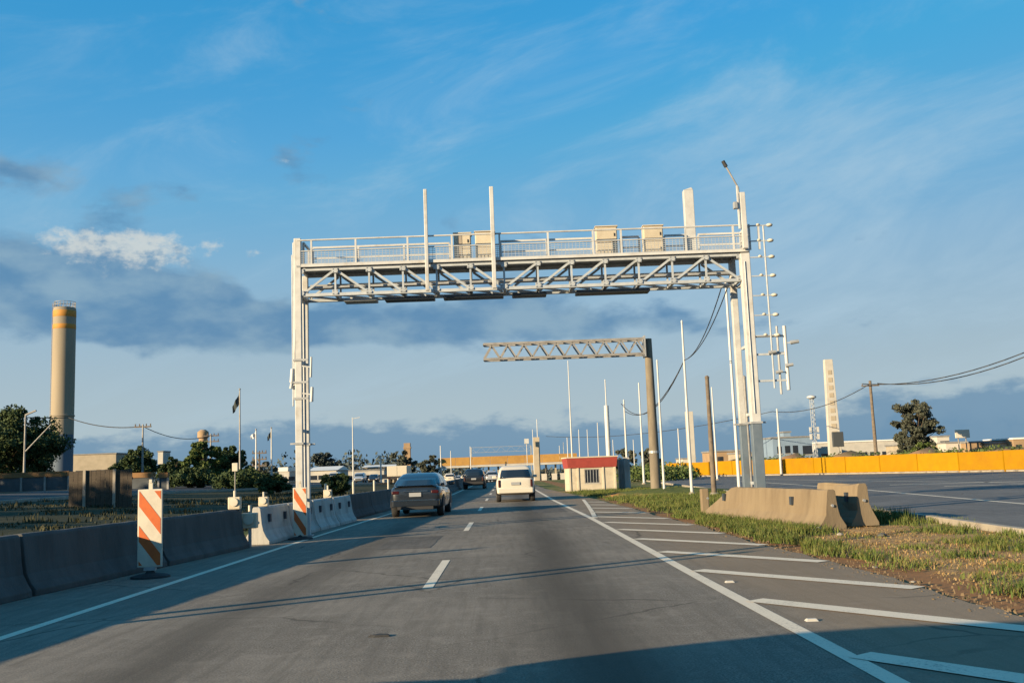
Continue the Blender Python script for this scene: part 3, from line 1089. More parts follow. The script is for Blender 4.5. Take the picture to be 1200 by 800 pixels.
# masts rising through the walkway
for px, ptop, w in ((498, 222, 0.085), (575.5, 219, 0.10)):
    pt = at(px, ptop, YF - 0.16)
    b = MB(O)
    b.box(pt.x - w / 2, pt.x + w / 2, YF - 0.16 - w / 2, YF - 0.16 + w / 2, ZB - 0.02, pt.z)
    tag_o = gpart(b, 'mast', 'white_steel', bevel=0.01)
pt = at(805.5, 224, YB + 0.25)
b = MB(O)
b.box(pt.x - 0.13, pt.x + 0.13, YB + 0.12, YB + 0.32, ZD, pt.z)
b.add([(pt.x - 0.13, YB + 0.12, pt.z), (pt.x + 0.13, YB + 0.12, pt.z), (pt.x + 0.13, YB + 0.32, pt.z), (pt.x - 0.13, YB + 0.32, pt.z), (pt.x + 0.09, YB + 0.13, pt.z + 0.07), (pt.x + 0.11, YB + 0.31, pt.z + 0.07)],
      [(0, 1, 4), (1, 2, 5, 4), (2, 3, 5), (3, 0, 4, 5), (0, 3, 2, 1)])
gpart(b, 'antenna_panel_mast', 'white_steel', bevel=0.012)
pt = at(869, 226, YF - 0.22)
b = MB(O)
b.box(pt.x - 0.065, pt.x + 0.065, YF - 0.3, YF - 0.17, ZD, pt.z)
b.box(pt.x - 0.14, pt.x - 0.09, YF - 0.28, YF - 0.23, ZD + .5, pt.z + 0.18)
gpart(b, 'mast', 'white_steel', bevel=0.01)
b = MB(O)
b.box(pt.x - 0.24, pt.x - 0.145, YF - 0.33, YF - 0.2, pt.z - 0.42, pt.z - 0.25)
gpart(b, 'junction_box', 'dull_steel', bevel=0.01)

# camera on a slanting arm on the top right mast
pa, pb = at(865, 220, YF - 0.25), at(850, 194, YF - 0.25)
CT = thing('security_camera', 'dark camera on a slanting arm above the right end of the gantry', 'camera', pa)
b = MB(pa)
b.tube(pa, pb, 0.022, n=8)
b.build('arm', 'grey_pole', CT)
b = MB(pa)
d = (pb - pa).normalized()
b.tube(pb - d * 0.04, pb + d * 0.13, 0.05, 0.045, n=10)
b.build('camera_body', 'plastic_black', CT)
b = MB(pa)
b.tube(pa - Vector((0, 0, .16)), pa + d * 0.02, 0.03, n=8)
b.build('bracket', 'dull_steel', CT)


# cabinets
def cabinet(label, x0, x1, y0, Y, dark=False):
    xa, xc = gx(x0, 290, Y), gx(x1, 290, Y)
    zt = at((x0 + x1) / 2, y0, Y).z
    t = thing('equipment_cabinet', label, 'cabinet', ((xa + xc) / 2, Y, ZD), 0, 'equipment cabinets on the gantry walkway')
    w = (xc - xa) / 2
    h = zt - ZD
    b = MB()
    b.box(-w, w, 0, 0.34, 0.03, h - 0.02)
    b.build('case', 'cabinet_cream', t, bevel=0.012)
    b = MB()
    b.box(-w - 0.02, w + 0.02, -0.03, 0.37, h - 0.018, h + 0.012)
    b.build('roof', 'cabinet_cream', t, bevel=0.006)
    for z0, z1 in ((0.05, h * 0.47), (h * 0.50, h - 0.04)):
        b = MB()
        b.box(-w + 0.02, w - 0.02, -0.014, 0.0, z0, z1)
        dr = b.build('door', 'cabinet_cream', t, bevel=0.005)
        b = MB()
        b.box(w - 0.09, w - 0.065, -0.03, -0.013, (z0 + z1) / 2 - 0.04, (z0 + z1) / 2 + 0.04)
        b.build('handle', 'plastic_black', dr)
    b = MB()
    b.box(-w + 0.01, w - 0.01, -0.006, 0.0, h * 0.472, h * 0.498)
    b.build('door_gap', 'cabinet_gap', t)
    if dark:
        b = MB()
        b.box(-w * 0.5, -w * 0.05, -0.022, -0.0145, 0.06, h - 0.06)
        b.build('cable_cover', 'wood_trim', t)
    return t


cabinet('slim cream cabinet with a brown strip on the gantry walkway, first from the left', 532, 552, 273, YB - 0.47, True)
cabinet('wide cream cabinet with two doors beside the tall mast on the gantry', 557, 580, 271, YB - 0.47)
cabinet('cream two-door cabinet standing right of the middle of the gantry walkway', 699, 724, 265, YB - 0.47)
cabinet('smallest cream cabinet on the gantry walkway nearest the right end', 755, 778, 264, YB - 0.45)

# reader antennas hanging under the beam
for i, (xa, xc, lb) in enumerate(((405, 443, 'short grey reader antenna under the left end of the gantry beam'),
                                  (452, 510, 'dark flat reader antenna under the beam left of the tall masts'),
                                  (520, 590, 'dark flat reader antenna under the beam below the slim cabinets'),
                                  (600, 640, 'short dark reader antenna at the middle of the beam'),
                                  (674, 760, 'long dark reader antenna under the right half of the beam'))):
    x0, x1 = gx(xa, 345, YF + 0.55), gx(xc, 345, YF + 0.55)
    t = thing('reader_antenna', lb, 'antenna', ((x0 + x1) / 2, YF + 0.42, ZB - 0.03), 0, 'reader antennas under the gantry beam')
    w = (x1 - x0) / 2
    b = MB()
    b.box(-w, w, -0.22, 0.22, -0.125, -0.055)
    b.build('housing', 'dull_steel' if i == 0 else 'dark_panel', t, bevel=0.02)
    for s in (-0.6, 0.6):
        b = MB()
        b.box(s * w - 0.03, s * w + 0.03, -0.02, 0.02, -0.06, 0.03)
        b.build('hanger', 'galvanised', t)

# side mast with stacked antennas beyond the right leg
xs0 = gx(893, 300)
AM = thing('antenna_mast', 'thin mast with a ladder of short lamp-tipped arms beside the right gantry leg', 'antenna', (xs0, YF - 0.1, 2.9))
oa = Vector((xs0, YF - 0.1, 2.9))
b = MB(oa)
pr = [at(893, 262, YF - 0.1), at(905, 455, YF - 0.1)]
xm = gx(899, 350)
b.tube((xm, YF - 0.1, 3.2), (xm, YF - 0.1, 7.3), 0.022, n=8)
b.build('rod', 'galvanised', AM)
for k, py in enumerate((264, 282, 301, 323, 346, 369, 393)):
    p = at(899, py, YF - 0.1)
    b = MB(oa)
    b.bar((gx1 + 0.13, YF - 0.1, p.z), (xm + 0.16, YF - 0.1, p.z), 0.028)
    ar = b.build('arm', 'galvanised', AM)
    b = MB(oa)
    b.lathe([(0.015, 0.05), (0.07, 0.03), (0.085, 0.0), (0.06, -0.03)], (xm + 0.16, YF - 0.1, p.z), 12)
    b.build('lamp', 'sign_white', ar, smooth=True)
    b = MB(oa)
    b.lathe([(0.01, 0.04), (0.045, 0.02), (0.05, 0.0), (0.03, -0.02)], (xm - 0.13, YF - 0.1, p.z + .02), 10)
    b.build('insulator', 'sign_white', ar, smooth=True)

SMp = Vector((gx(911, 400), YF - 0.05, 3.3))
SM = thing('sensor_rack', 'white tube and grey rods with small sensors on brackets right of the gantry leg', 'sensor rack', SMp)
b = MB(SMp)
za, zb_ = at(920, 382, YF).z, at(920, 457, YF).z
xw = gx(921, 420)
b.tube((xw, YF - 0.05, zb_), (xw, YF - 0.05, za), 0.045, n=10)
b.build('tube', 'white_steel', SM, smooth='auto')
b = MB(SMp)
xg = gx(912, 420)
b.tube((xg, YF - 0.05, zb_ - 0.1), (xg, YF - 0.05, za), 0.03, n=8)
b.build('rod', 'dull_steel', SM)
for py in (394, 415, 446):
    z = at(905, py, YF).z
    b = MB(SMp)
    b.bar((gx1 + 0.135, YF - 0.05, z), (xw, YF - 0.05, z), 0.05)
    b.build('bracket', 'galvanised', SM)
for px, py, s in ((931, 401, 0.1), (925, 428, 0.09), (913, 436, 0.08), (905, 413, 0.09)):
    p = at(px, py, YF - 0.1)
    b = MB(SMp)
    b.tube((p.x - s, p.y, p.z), (p.x + s, p.y - .03, p.z + 0.02), s * 0.55, s * 0.45, n=10)
    b.bar((xw, YF - 0.05, p.z), (p.x - s * .6, p.y, p.z), 0.025)
    b.build('sensor', 'dull_steel', SM)
# equipment on the left leg
LEp = Vector((gx0 - 0.22, YF, 3.6))
LE = thing('sensor_rack', 'small white sensors strapped to the left gantry leg at half height', 'sensor rack', LEp)
for px, py, rr, hh in ((342, 440, 0.06, 0.34), (345, 405, 0.035, 0.8), (365, 462, 0.045, 0.36), (341, 452, 0.045, 0.14), (364, 430, 0.03, 0.5)):
    p = at(px, py, YF - 0.06)
    b = MB(LEp)
    b.tube((p.x, p.y, p.z - hh / 2), (p.x + 0.02, p.y, p.z + hh / 2), rr, rr * 0.8, n=10)
    b.bar((p.x, p.y, p.z), (gx0, p.y + 0.0, p.z + 0.05), 0.03)
    b.build('sensor', 'white_steel', LE, smooth='auto')
b = MB(LEp)
for z in (3.35, 3.75, 4.3):
    b.box(gx0 - 0.12, gx0 + 0.24, YF - 0.11, YF - 0.09, z, z + 0.05)
b.build('strap', 'dull_steel', LE)

# ------------------------------------------------------------------ old sign gantry with concrete pole
Y2 = 49.0
pt, pbm = at(757, 397, Y2), at(769, 575, Y2)
SG = thing('sign_gantry', 'empty cantilever lattice beam on a weathered round concrete pole', 'gantry', (pbm.x, Y2, 0))
so = Vector((pbm.x, Y2, 0))
b = MB(so)
n = 18
for i in range(n):
    z0, z1 = pt.z * i / n, pt.z * (i + 1) / n
    r0, r1 = 0.265 - 0.075 * i / n, 0.265 - 0.075 * (i + 1) / n
    if i == 0:
        rings = []
    rings.append([(so.x + r0 * math.cos(a * math.pi / 8), Y2 + r0 * math.sin(a * math.pi / 8), z0) for a in range(16)])
rings.append([(so.x + 0.19 * math.cos(a * math.pi / 8), Y2 + 0.19 * math.sin(a * math.pi / 8), pt.z) for a in range(16)])
b.loft(rings)
pol = b.build('pole', 'pole_concrete', SG, smooth='auto')
b = MB(so)
b.lathe([(0.27, 2.0), (0.27, 2.12)], (so.x, Y2, 0), 16)
b.build('collar', 'dull_steel', pol)
zt = at(700, 399.5, Y2).z - 0.0
zb2 = at(700, 417.0, Y2).z
xl2, xr2 = at(567, 412, Y2).x, so.x - 0.2
for dy in (-0.35, 0.35):
    for z in (zt, zb2):
        b = MB(so)
        b.bar((xl2, Y2 + dy, z), (xr2, Y2 + dy, z), 0.11)
        b.build('chord', 'grey_pole', SG)
    nb = 10
    for i in range(nb):
        xa, xc = xl2 + (xr2 - xl2) * i / nb, xl2 + (xr2 - xl2) * (i + 1) / nb
        b = MB(so)
        m_ = (xa + xc) / 2
        b.bar((xa, Y2 + dy, zb2 + .05), (m_, Y2 + dy, zt - .05), 0.07)
        b.build('diagonal', 'grey_pole', SG)
        b = MB(so)
        b.bar((m_, Y2 + dy, zt - .05), (xc, Y2 + dy, zb2 + .05), 0.07)
        b.build('diagonal', 'grey_pole', SG)
b = MB(so)
for i in range(11):
    xa = xl2 + (xr2 - xl2) * i / 10
    for z in (zt, zb2):
        b.bar((xa, Y2 - 0.3, z), (xa, Y2 + 0.3, z), 0.06)
b.build('cross_strut', 'grey_pole', SG)
b = MB(so)
b.box(xr2 - 0.05, xr2 + 0.02, Y2 - 0.42, Y2 + 0.42, zb2 - 0.15, zt + 0.15)
b.build('mounting_plate', 'dull_steel', SG)

# ------------------------------------------------------------------ booth
YBt = 60.0
ba = at(663, 571, YBt)
bb = at(727, 571, YBt)
wv = bb.x - ba.x
BT = thing('guard_booth', 'small cream booth with red roof band and a dark window on the right verge', 'booth', ((ba.x + bb.x) / 2, YBt, 0), R(3))
w2 = wv / 2 * 0.86
hB = 1.40
b = MB()
b.box(-w2, w2, 0, 2.4, 0, 0.46)
b.build('wall', 'booth_cream', BT, bevel=0.01)
wx0, wx1 = -w2 * 0.34, w2 * 0.30
b = MB()
b.box(-w2, wx0, 0, 0.1, 0.462, hB)
b.box(wx1, w2, 0, 0.1, 0.462, hB)
b.box(wx0 + .001, wx1 - .001, 0.001, 0.1, 1.32, hB)
b.build('wall', 'booth_cream', BT)
b = MB()
b.box(-w2, -w2 + 0.1, 0.102, 2.4, 0.462, hB)
b.box(w2 - 0.1, w2, 0.102, 2.4, 0.462, hB)
b.box(-w2 + 0.102, w2 - 0.102, 2.3, 2.4, 0.462, hB)
b.build('wall', 'booth_cream', BT)
for x in (-w2 * 0.97, -w2 * 0.62, w2 * 0.46, w2 * 0.97):
    b = MB()
    b.box(x - 0.06, x + 0.06, -0.05, -0.003, 0.0, hB)
    b.build('pilaster', 'booth_cream', BT, bevel=0.01)
b = MB()
b.box(wx0, wx1, 0.05, 0.06, 0.462, 1.318)
wn = b.build('window', 'window_dark', BT)
b = MB()
for i in range(1, 5):
    x = wx0 + (wx1 - wx0) * i / 5
    b.box(x - 0.015, x + 0.015, 0.015, 0.04, 0.464, 1.316)
b.build('bar', 'dull_steel', wn)
b = MB()
b.box(wx0 - 0.03, wx1 + 0.03, -0.02, -0.003, 0.41, 0.455)
b.build('sill', 'white_wall', wn)
b = MB()
vsr = []
for z, e in ((hB + 0.002, 0.06), (hB + 0.60, 0.14)):
    vsr.append([(-w2 - e, -e, z), (w2 + e, -e, z), (w2 + e, 2.4 + e, z), (-w2 - e, 2.4 + e, z)])
b.loft(vsr)
rf = b.build('roof', 'red_fascia', BT, bevel=0.01)
b = MB()
b.box(wx0 + .002, wx0 + .05, 0.008, 0.048, 0.464, 1.316)
b.box(wx1 - .05, wx1 - .002, 0.008, 0.048, 0.464, 1.316)
b.box(wx0 + .051, wx1 - .051, 0.008, 0.048, 1.27, 1.316)
b.box(wx0 + .051, wx1 - .051, 0.008, 0.048, 0.464, 0.51)
b.build('frame', 'grey_pole', wn)
b = MB()
b.box(-w2 - 0.17, w2 + 0.17, -0.17, 2.57, hB + 0.603, hB + 0.67)
b.build('coping', 'booth_cream', rf)

b = MB()
q = at(735, 567, 61.5)
b.box(q.x - 0.16, q.x + 0.2, 61.3, 61.8, 0, 1.95)
tag(b.build('concrete_pillar', 'new_concrete', bevel=0.03), 'short grey concrete pillar just right of the red roofed booth', 'pillar')
b = MB()
q = at(730, 567, 62.5)
b.box(q.x - 0.22, q.x + 0.10, 62.3, 62.9, 0, 1.85)
tag(b.build('utility_box', 'grey_pole', bevel=0.03), 'dark grey utility box between the booth and the concrete pillar', 'box')

# ------------------------------------------------------------------ poles
POLES = [  # name, label, base px, base Y, top px, top py, r bottom, r top, material, category, group
    ('light_pole', 'tallest bright white pole seen under the right end of the gantry', 861, 41, 850.5, 333, 0.095, 0.06, 'white_pole', 'pole'),
    ('light_pole', 'white pole carrying drooping cables, right of the concrete sign pole', 816, 46, 799, 378, 0.10, 0.055, 'white_pole', 'pole'),
    ('light_pole', 'thin white pole close behind the round concrete sign pole', 779, 48, 770, 424, 0.085, 0.05, 'white_pole', 'pole'),
    ('light_pole', 'slender white pole rising behind the concrete pillar by the booth', 735, 66, 731, 470, 0.12, 0.06, 'white_pole', 'pole'),
    ('light_pole', 'white pole between the concrete pillar and the round sign pole', 754, 75, 748.5, 450, 0.12, 0.06, 'white_pole', 'pole'),
    ('light_pole', 'white pole directly above the booth roof with a thicker lower half', 713, 80, 709, 446, 0.10, 0.05, 'white_pole', 'pole'),
    ('light_pole', 'faint very tall thin pole left of the booth against the cloud', 669, 150, 665.5, 423, 0.17, 0.08, 'white_pole', 'pole'),
    ('wood_pole', 'brownish grey pole standing before the yellow barrier left of the gantry leg', 833.5, 44, 828.5, 443, 0.12, 0.09, 'wood_pole', 'pole'),
    ('light_pole', 'pale thin pole just behind the brownish grey one', 839, 80, 834, 455, 0.11, 0.06, 'white_pole', 'pole'),
    ('wood_pole', 'dark slim pole right beside the right gantry leg', 873, 42, 872, 443, 0.09, 0.07, 'grey_pole', 'pole'),
    ('light_pole', 'short pale pole at the left end of the yellow barrier', 796, 100, 794.5, 503, 0.11, 0.07, 'white_pole', 'pole'),
    ('light_pole', 'white pole in front of the bluish building right of the gantry leg', 914, 92, 910.5, 480, 0.17, 0.10, 'white_pole', 'pole'),
    ('utility_pole', 'dark utility pole carrying cables between the tall totem and the tree', 1024, 120, 1019.5, 447, 0.24, 0.17, 'wood_pole', 'utility pole'),
    ('light_pole', 'pale pole on the left verge beyond the gantry leg', 414, 120, 413, 490, 0.13, 0.07, 'white_pole', 'pole'),
    ('light_pole', 'short white post among the far roofs left of the white truck', 446, 180, 446, 534, 0.22, 0.2, 'white_pole', 'pole'),
]
PO = {}
for i, (nm, lb, pb_, Y, ptx, pty, r0, r1, m, cat) in enumerate(POLES):
    tp = at(ptx, pty, Y)
    x = tp.x
    z0 = gz(x, Y)
    t = thing(nm, lb, cat, (x, Y, z0), 0, 'poles standing along the right verge' if x > 0 else 'poles on the left verge')
    o_ = Vector((x, Y, z0))
    b = MB(o_)
    hh = tp.z - z0
    r0, r1 = (r0 * 0.78, r1 * 0.78) if m == 'white_pole' else (r0, r1)
    b.tube((x, Y, z0), (x, Y, z0 + hh * 0.55), r0, (r0 + r1) / 2, 10)
    b.tube((x, Y, z0 + hh * 0.55), (x, Y, tp.z), (r0 + r1) / 2 * 0.92, r1, 10)
    b.build('shaft', m, t, smooth='auto')
    b = MB(o_)
    b.lathe([(r0 * 1.9, 0.0), (r0 * 1.9, 0.05), (r0 * 1.15, 0.12)], (x, Y, z0), 10)
    b.build('foot', 'kerb_concrete', t)
    b = MB(o_)
    b.lathe([(r1 * 1.15, 0), (r1 * 1.15, 0.06), (r1 * 0.5, 0.12)], (x, Y, tp.z), 8)
    b.build('cap', m, t)
    PO[i] = (t, x, Y, tp.z, o_)
# thicker lower half of the pole above the booth
t, x, Y, z, o_ = PO[5]
b = MB(o_)
zz = at(711, 475, Y).z
b.tube((x, Y, 0.1), (x, Y, zz), 0.21, 0.19, 12)
b.build('sleeve', 'white_pole', t, smooth='auto')
# cross arms of the utility poles
for k, aw in ((12, 1.1), (7, 0.0)):
    t, x, Y, z, o_ = PO[k]
    if aw:
        b = MB(o_)
        b.bar((x - aw, Y, z - 0.5), (x + aw, Y, z - 0.5), 0.12, 0.14)
        for s in (-0.9, 0, 0.9):
            b.tube((x + s * aw, Y, z - 0.43), (x + s * aw, Y, z - 0.2), 0.05, n=6)
        b.build('cross_arm', 'wood_pole', t)
t, x, Y, z, o_ = PO[13]
b = MB(o_)
b.bar((x, Y, z - 0.05), (x + 0.9, Y, z + 0.1), 0.07)
b.build('lamp_arm', 'white_pole', t)

# far poles along the verge near the toll, alike
FAR = [(678, 503, 190, 0.13), (688, 503, 180, 0.13), (700, 495, 170, 0.14), (664.5, 512, 220, 0.16), (660, 518, 240, 0.16), (655.5, 522, 250, 0.16), (624, 503, 235, 0.15), (629, 491, 240, 0.17), (718, 515, 160, 0.10), (742, 515, 150, 0.1)]
fp = None
for px, py, Y, r in FAR:
    tp = at(px, py, Y)
    z0 = gz(tp.x, Y)
    if fp is None:
        b = MB()
        b.tube((0, 0, 0), (0, 0, 1), 1.0, 0.6, 8)
        fpm = b.mesh('far_light_pole', 'white_pole')
        fp = True
    o = bpy.data.objects.new('far_light_pole', fpm)
    COL.objects.link(o)
    o.location = (tp.x, Y, z0)
    o.scale = (r * .8, r * .8, tp.z - z0)
    tag(o, 'thin pale pole among the row of far poles around the red roofed booth', 'pole', 'far thin poles along the right verge')
for px, py, Y, r in ((516, 522, 225, 0.19), (528, 528, 232, 0.16), (551, 523, 215, 0.17)):
    tp = at(px, py, Y)
    z0 = gz(tp.x, Y)
    o = bpy.data.objects.new('far_light_pole', fpm)
    COL.objects.link(o)
    o.location = (tp.x, Y, z0)
    o.scale = (r * .8, r * .8, tp.z - z0)
    tag(o, 'thin pale pole before the left end of the yellow toll canopy', 'pole', 'far thin poles before the toll canopy')

# white panel post behind the cable pole
for (x0, x1, y0, Y, lb) in ((803.5, 811, 482, 130, 'broad white slab-like column behind the pole with drooping cables'),):
    pa, pb_ = at(x0, y0, Y), at(x1 + 1, y0, Y)
    b = MB((pa.x, Y, gz(pa.x, Y)))
    b.box(pa.x, pb_.x, Y, Y + 0.7, gz(pa.x, Y), pa.z)
    tag(b.build('slab_column', 'white_wall', bevel=0.03), lb, 'column')

# tall totem with dark box
Yt = 150.0
pa = at(966, 421, Yt)
pb_ = at(976, 421, Yt)
z0 = gz(pa.x, Yt)
oT = Vector(((pa.x + pb_.x) / 2, Yt, z0))
TT = thing('totem_tower', 'tall narrow cream totem slab rising beside the dark utility pole', 'tower', oT)
w = 0.98
b = MB()
b.loft([[(-w, 0, 0), (w, 0, 0), (w, 0.9, 0), (-w, 0.9, 0)], [(-w * 0.62, 0, pa.z - z0), (w * 0.62, 0, pa.z - z0), (w * 0.62, 0.9, pa.z - z0), (-w * 0.62, 0.9, pa.z - z0)]])
b.build('slab', 'white_wall', TT, bevel=0.04)
b = MB()
k = (pa.z - z0)
for i in range(9):
    z = k * (0.30 + 0.07 * i)
    ww = w * (1 - 0.38 * z / k) * 0.45
    b.box(-ww, ww, -0.05, -0.003, z, z + k * 0.04)
b.build('relief', 'cream_wall', TT)
p1, p2 = at(975, 506, 148), at(989, 523, 148)
oS = Vector(((p1.x + p2.x) / 2, 148, gz(p1.x, 148)))
SB = thing('sign_box', 'dark square sign box on a short post at the foot of the tall totem', 'sign', oS)
b = MB(oS)
b.box(p1.x, p2.x, 147.8, 148.3, p2.z, p1.z)
b.build('box', 'screen_dark', SB, bevel=0.05)
b = MB(oS)
b.tube((oS.x, 148.05, oS.z), (oS.x, 148.05, p2.z), 0.12, n=8)
b.build('post', 'grey_pole', SB)

# lattice antenna mast with round top
YA = 160.0
pa = at(951, 466, YA)
z0 = gz(pa.x, YA)
oA = Vector((pa.x, YA, z0))
LA = thing('lattice_mast', 'thin lattice mast with round lamp crown left of the tall totem', 'mast', oA)
b = MB(oA)
cs = [(oA.x + 0.35 * math.cos(a), YA + 0.35 * math.sin(a)) for a in (0.3, 2.4, 4.5)]
for x, y in cs:
    b.tube((x, y, z0), (x, y, pa.z), 0.05, n=6)
b.build('upright', 'galvanised', LA)
b = MB(oA)
nn = 16
for i in range(nn):
    za, zc = z0 + (pa.z - z0) * i / nn, z0 + (pa.z - z0) * (i + 1) / nn
    for j in range(3):
        x1, y1 = cs[j]
        x2, y2 = cs[(j + 1) % 3]
        b.bar((x1, y1, za), (x2, y2, zc), 0.05)
b.build('lacing', 'galvanised', LA)['kind'] = 'stuff'
b = MB(oA)
b.lathe([(0.3, -0.2), (0.75, 0.0), (0.75, 0.25), (0.3, 0.45)], (oA.x, YA, pa.z), 16)
b.build('crown', 'white_steel', LA, smooth='auto')
b = MB(oA)
for dz in (-6.3, -5.2):
    b.cbox((oA.x - 0.6, YA - 0.1, pa.z + dz), 0.35, 0.25, 0.9)
    b.cbox((oA.x + 0.6, YA - 0.1, pa.z + dz), 0.35, 0.25, 0.9)
b.build('antenna', 'white_steel', LA)


# ------------------------------------------------------------------ cables
def cable(label, a, c, sag, r, n=14, group='overhead cables'):
    a, c = Vector(a), Vector(c)
    b = MB(a)
    pts = []
    for i in range(n + 1):
        t_ = i / n
        p = a.lerp(c, t_)
        p.z -= sag * 4 * t_ * (1 - t_)
        pts.append(p)
    b.path(pts, r, 5)
    return tag(b.build('overhead_cable', 'cable_black', smooth=True), label, 'cable', group)


x, Y, z = PO[12][1], PO[12][2], PO[12][3]
for k, (dy_, lb) in enumerate(((0, 'upper black cable running from the utility pole to the right edge'), (5, 'lower black cable running from the utility pole to the right edge'))):
    e = at(1240, 396 + dy_, 85)
    cable(lb, (x + (-.9 + 1.8 * k) * 1.0, Y, z - 0.25), e, 1.3, 0.055)
e = at(905, 482, 150)
cable('black cable sagging left from the utility pole towards the gantry leg', (x, Y, z - 0.25), e, 1.2, 0.05)
e = at(640, 511, 230)
s_ = at(905, 482, 150)
cable('thin cable continuing left behind the poles over the yellow barrier', s_, e, 1.5, 0.05)
x, Y, z = PO[1][1], PO[1][2], PO[1][3]
p = at(801, 422, 46)
for k, (px, py, lb) in enumerate(((846, 335, 'left drooping cable from the white pole up behind the gantry beam'), (855, 330, 'right drooping cable from the white pole up behind the gantry beam'))):
    cable(lb, (x, 46, p.z), at(px, py, 30), 0.5, 0.018)
for k, (px, py, lb) in enumerate(((733, 482, 'upper cable looping left from the pole towards the round sign pole'), (728, 477, 'lower cable looping left from the pole towards the booth poles'))):
    cable(lb, (x, 46, p.z - 0.02), at(px, py - 4 * k, 66), 1.1 + k * .4, 0.022)

# ------------------------------------------------------------------ yellow barrier on the right
YP = [at(1235, 552, 66), at(1000, 556, 85), at(800, 558, 106)]
a, c = Vector((37.6, 66.5)), Vector((18.6, 108.0))
a2 = Vector((44.0, 52.5))
YW = thing('yellow_barrier', 'long bright yellow metal barrier along the far side of the right road', 'barrier', (a.x, a.y, 0))
oY = Vector((a.x, a.y, 0))
dirv = (c - a).normalized()
nv = Vector((dirv.y, -dirv.x))
start = a - dirv * 15
Lt = (c - start).length
PL = 3.9
k = 0
pos = 0.0
while pos < Lt:
    p = start + dirv * pos
    q = start + dirv * (pos + PL - 0.05)
    h = 1.36 + 0.02 * math.sin(k * 2.1)
    off = nv * (0.012 * math.sin(k * 1.7))
    b = MB(oY)
    b.bar((p.x + off.x, p.y + off.y, 0.14 + h / 2), (q.x + off.x, q.y + off.y, 0.14 + h / 2), 0.06, h)
    b.build('panel', 'yellow_paint', YW, bevel=0.01)
    b = MB(oY)
    b.box(p.x - 0.06, p.x + 0.06, p.y - 0.06, p.y + 0.06, 0, 1.42 + .08)
    b.build('post', 'yellow_paint', YW)
    k += 1
    pos += PL
b = MB(oY)
pos = 0
s2 = start - nv * 0.0
while pos < Lt:
    p = start + dirv * pos
    b.box(p.x - 0.13, p.x + 0.13, p.y - 0.13, p.y + 0.13, 0.0, 0.135)
    pos += 0.98
bo = b.build('foot_blocks', 'kerb_concrete', YW)
bo.name = 'foot_block'
bo['kind'] = 'stuff'


# ------------------------------------------------------------------ buildings
def building(name, label, x0, x1, ytop, Y, depth, wallm, roofm='roof_grey', windows=(), rh=0.25, gable=False, doors=(), base=None):
    pa, pb_ = at(x0, ytop, Y), at(x1, ytop, Y)
    x0w, x1w = pa.x, pb_.x
    cx = (x0w + x1w) / 2
    z0 = gz(cx, Y) - 0.2
    zt = (pa.z + pb_.z) / 2
    o_ = Vector((cx, Y, z0))
    t = thing(name, label, 'building', o_)
    b = MB(o_)
    b.box(x0w, x1w, Y, Y + depth, z0, zt - rh)
    b.build('wall', wallm, t)
    b = MB(o_)
    if gable:
        b.add([(x0w - .3, Y - .3, zt - rh + .005), (x1w + .3, Y - .3, zt - rh + .005), (x1w + .3, Y + depth + .3, zt - rh + .005), (x0w - .3, Y + depth + .3, zt - rh + .005), (x0w - .3, Y + depth / 2, zt), (x1w + .3, Y + depth / 2, zt)],
              [(0, 1, 5, 4), (2, 3, 4, 5), (0, 4, 3), (1, 2, 5), (0, 3, 2, 1)])
    else:
        b.box(x0w - .15, x1w + .15, Y - .15, Y + depth + .15, zt - rh + .005, zt)
    b.build('roof', roofm, t)
    H_ = zt - rh - z0
    W_ = x1w - x0w
    for (u, v, ww, hh) in windows:
        xa = x0w + u * W_
        za = z0 + v * H_
        b = MB(o_)
        b.box(xa, xa + ww, Y - 0.03, Y + 0.02, za, za + hh)
        wn_ = b.build('window', 'window_dark', t)
        b = MB(o_)
        b.box(xa - 0.08, xa + ww + 0.08, Y - 0.12, Y - 0.032, za - 0.12, za - 0.02)
        b.build('sill', 'white_wall', wn_)
    return t


row = lambda n, v, ww, hh, a=0.06, c=0.9: [(a + (c - a) * i / max(1, n - 1), v, ww, hh) for i in range(n)]
building('house', 'pale bluish flat roofed building with dark windows right of the gantry leg', 905, 951, 511, 170, 10, 'blue_wall', windows=[(0.30, 0.55, 0.9, 1.3), (0.50, 0.55, 0.9, 1.3), (0.75, 0.5, 1.6, 1.5), (0.1, 0.55, 0.8, 1.2)])
building('house', 'small rooftop room above the pale bluish building', 918, 926, 505, 174, 4, 'blue_wall')
building('warehouse', 'long low white wall building behind the utility pole', 955, 1057, 516, 185, 12, 'white_wall', 'roof_white', windows=row(7, 0.45, 1.8, 0.9))
building('house', 'low cream house directly behind the big tree trunk', 1060, 1082, 519.5, 160, 8, 'cream_wall', windows=row(2, 0.45, 1.0, 0.9, 0.2, .6))
building('house', 'cream house with pale wall just right of the big tree', 1084, 1106, 518, 158, 8, 'cream_wall', 'roof_white', windows=row(3, 0.45, 0.8, 0.9))
building('house', 'whitish house below the small billboard on the right', 1108, 1132, 517, 155, 8, 'white_wall', windows=row(3, 0.45, 0.9, 0.9))
building('house', 'tan house between the billboard and the right edge', 1136, 1158, 516.5, 152, 8, 'tan_wall', windows=row(2, 0.45, 0.9, 0.9, .2, .6))
building('house', 'cream flat house second from the right edge of the view', 1160, 1186, 517, 150, 9, 'cream_wall', windows=row(3, 0.45, 0.9, 0.9))
building('house', 'taller tan house at the right edge of the view', 1187, 1225, 512, 148, 9, 'tan_wall', 'roof_white', windows=row(3, 0.5, 0.9, 1.0))
building('house', 'white upper storey house behind the tree on the right', 1098, 1112, 510, 190, 8, 'white_wall', windows=row(2, 0.7, 0.9, 0.9, .2, .6))
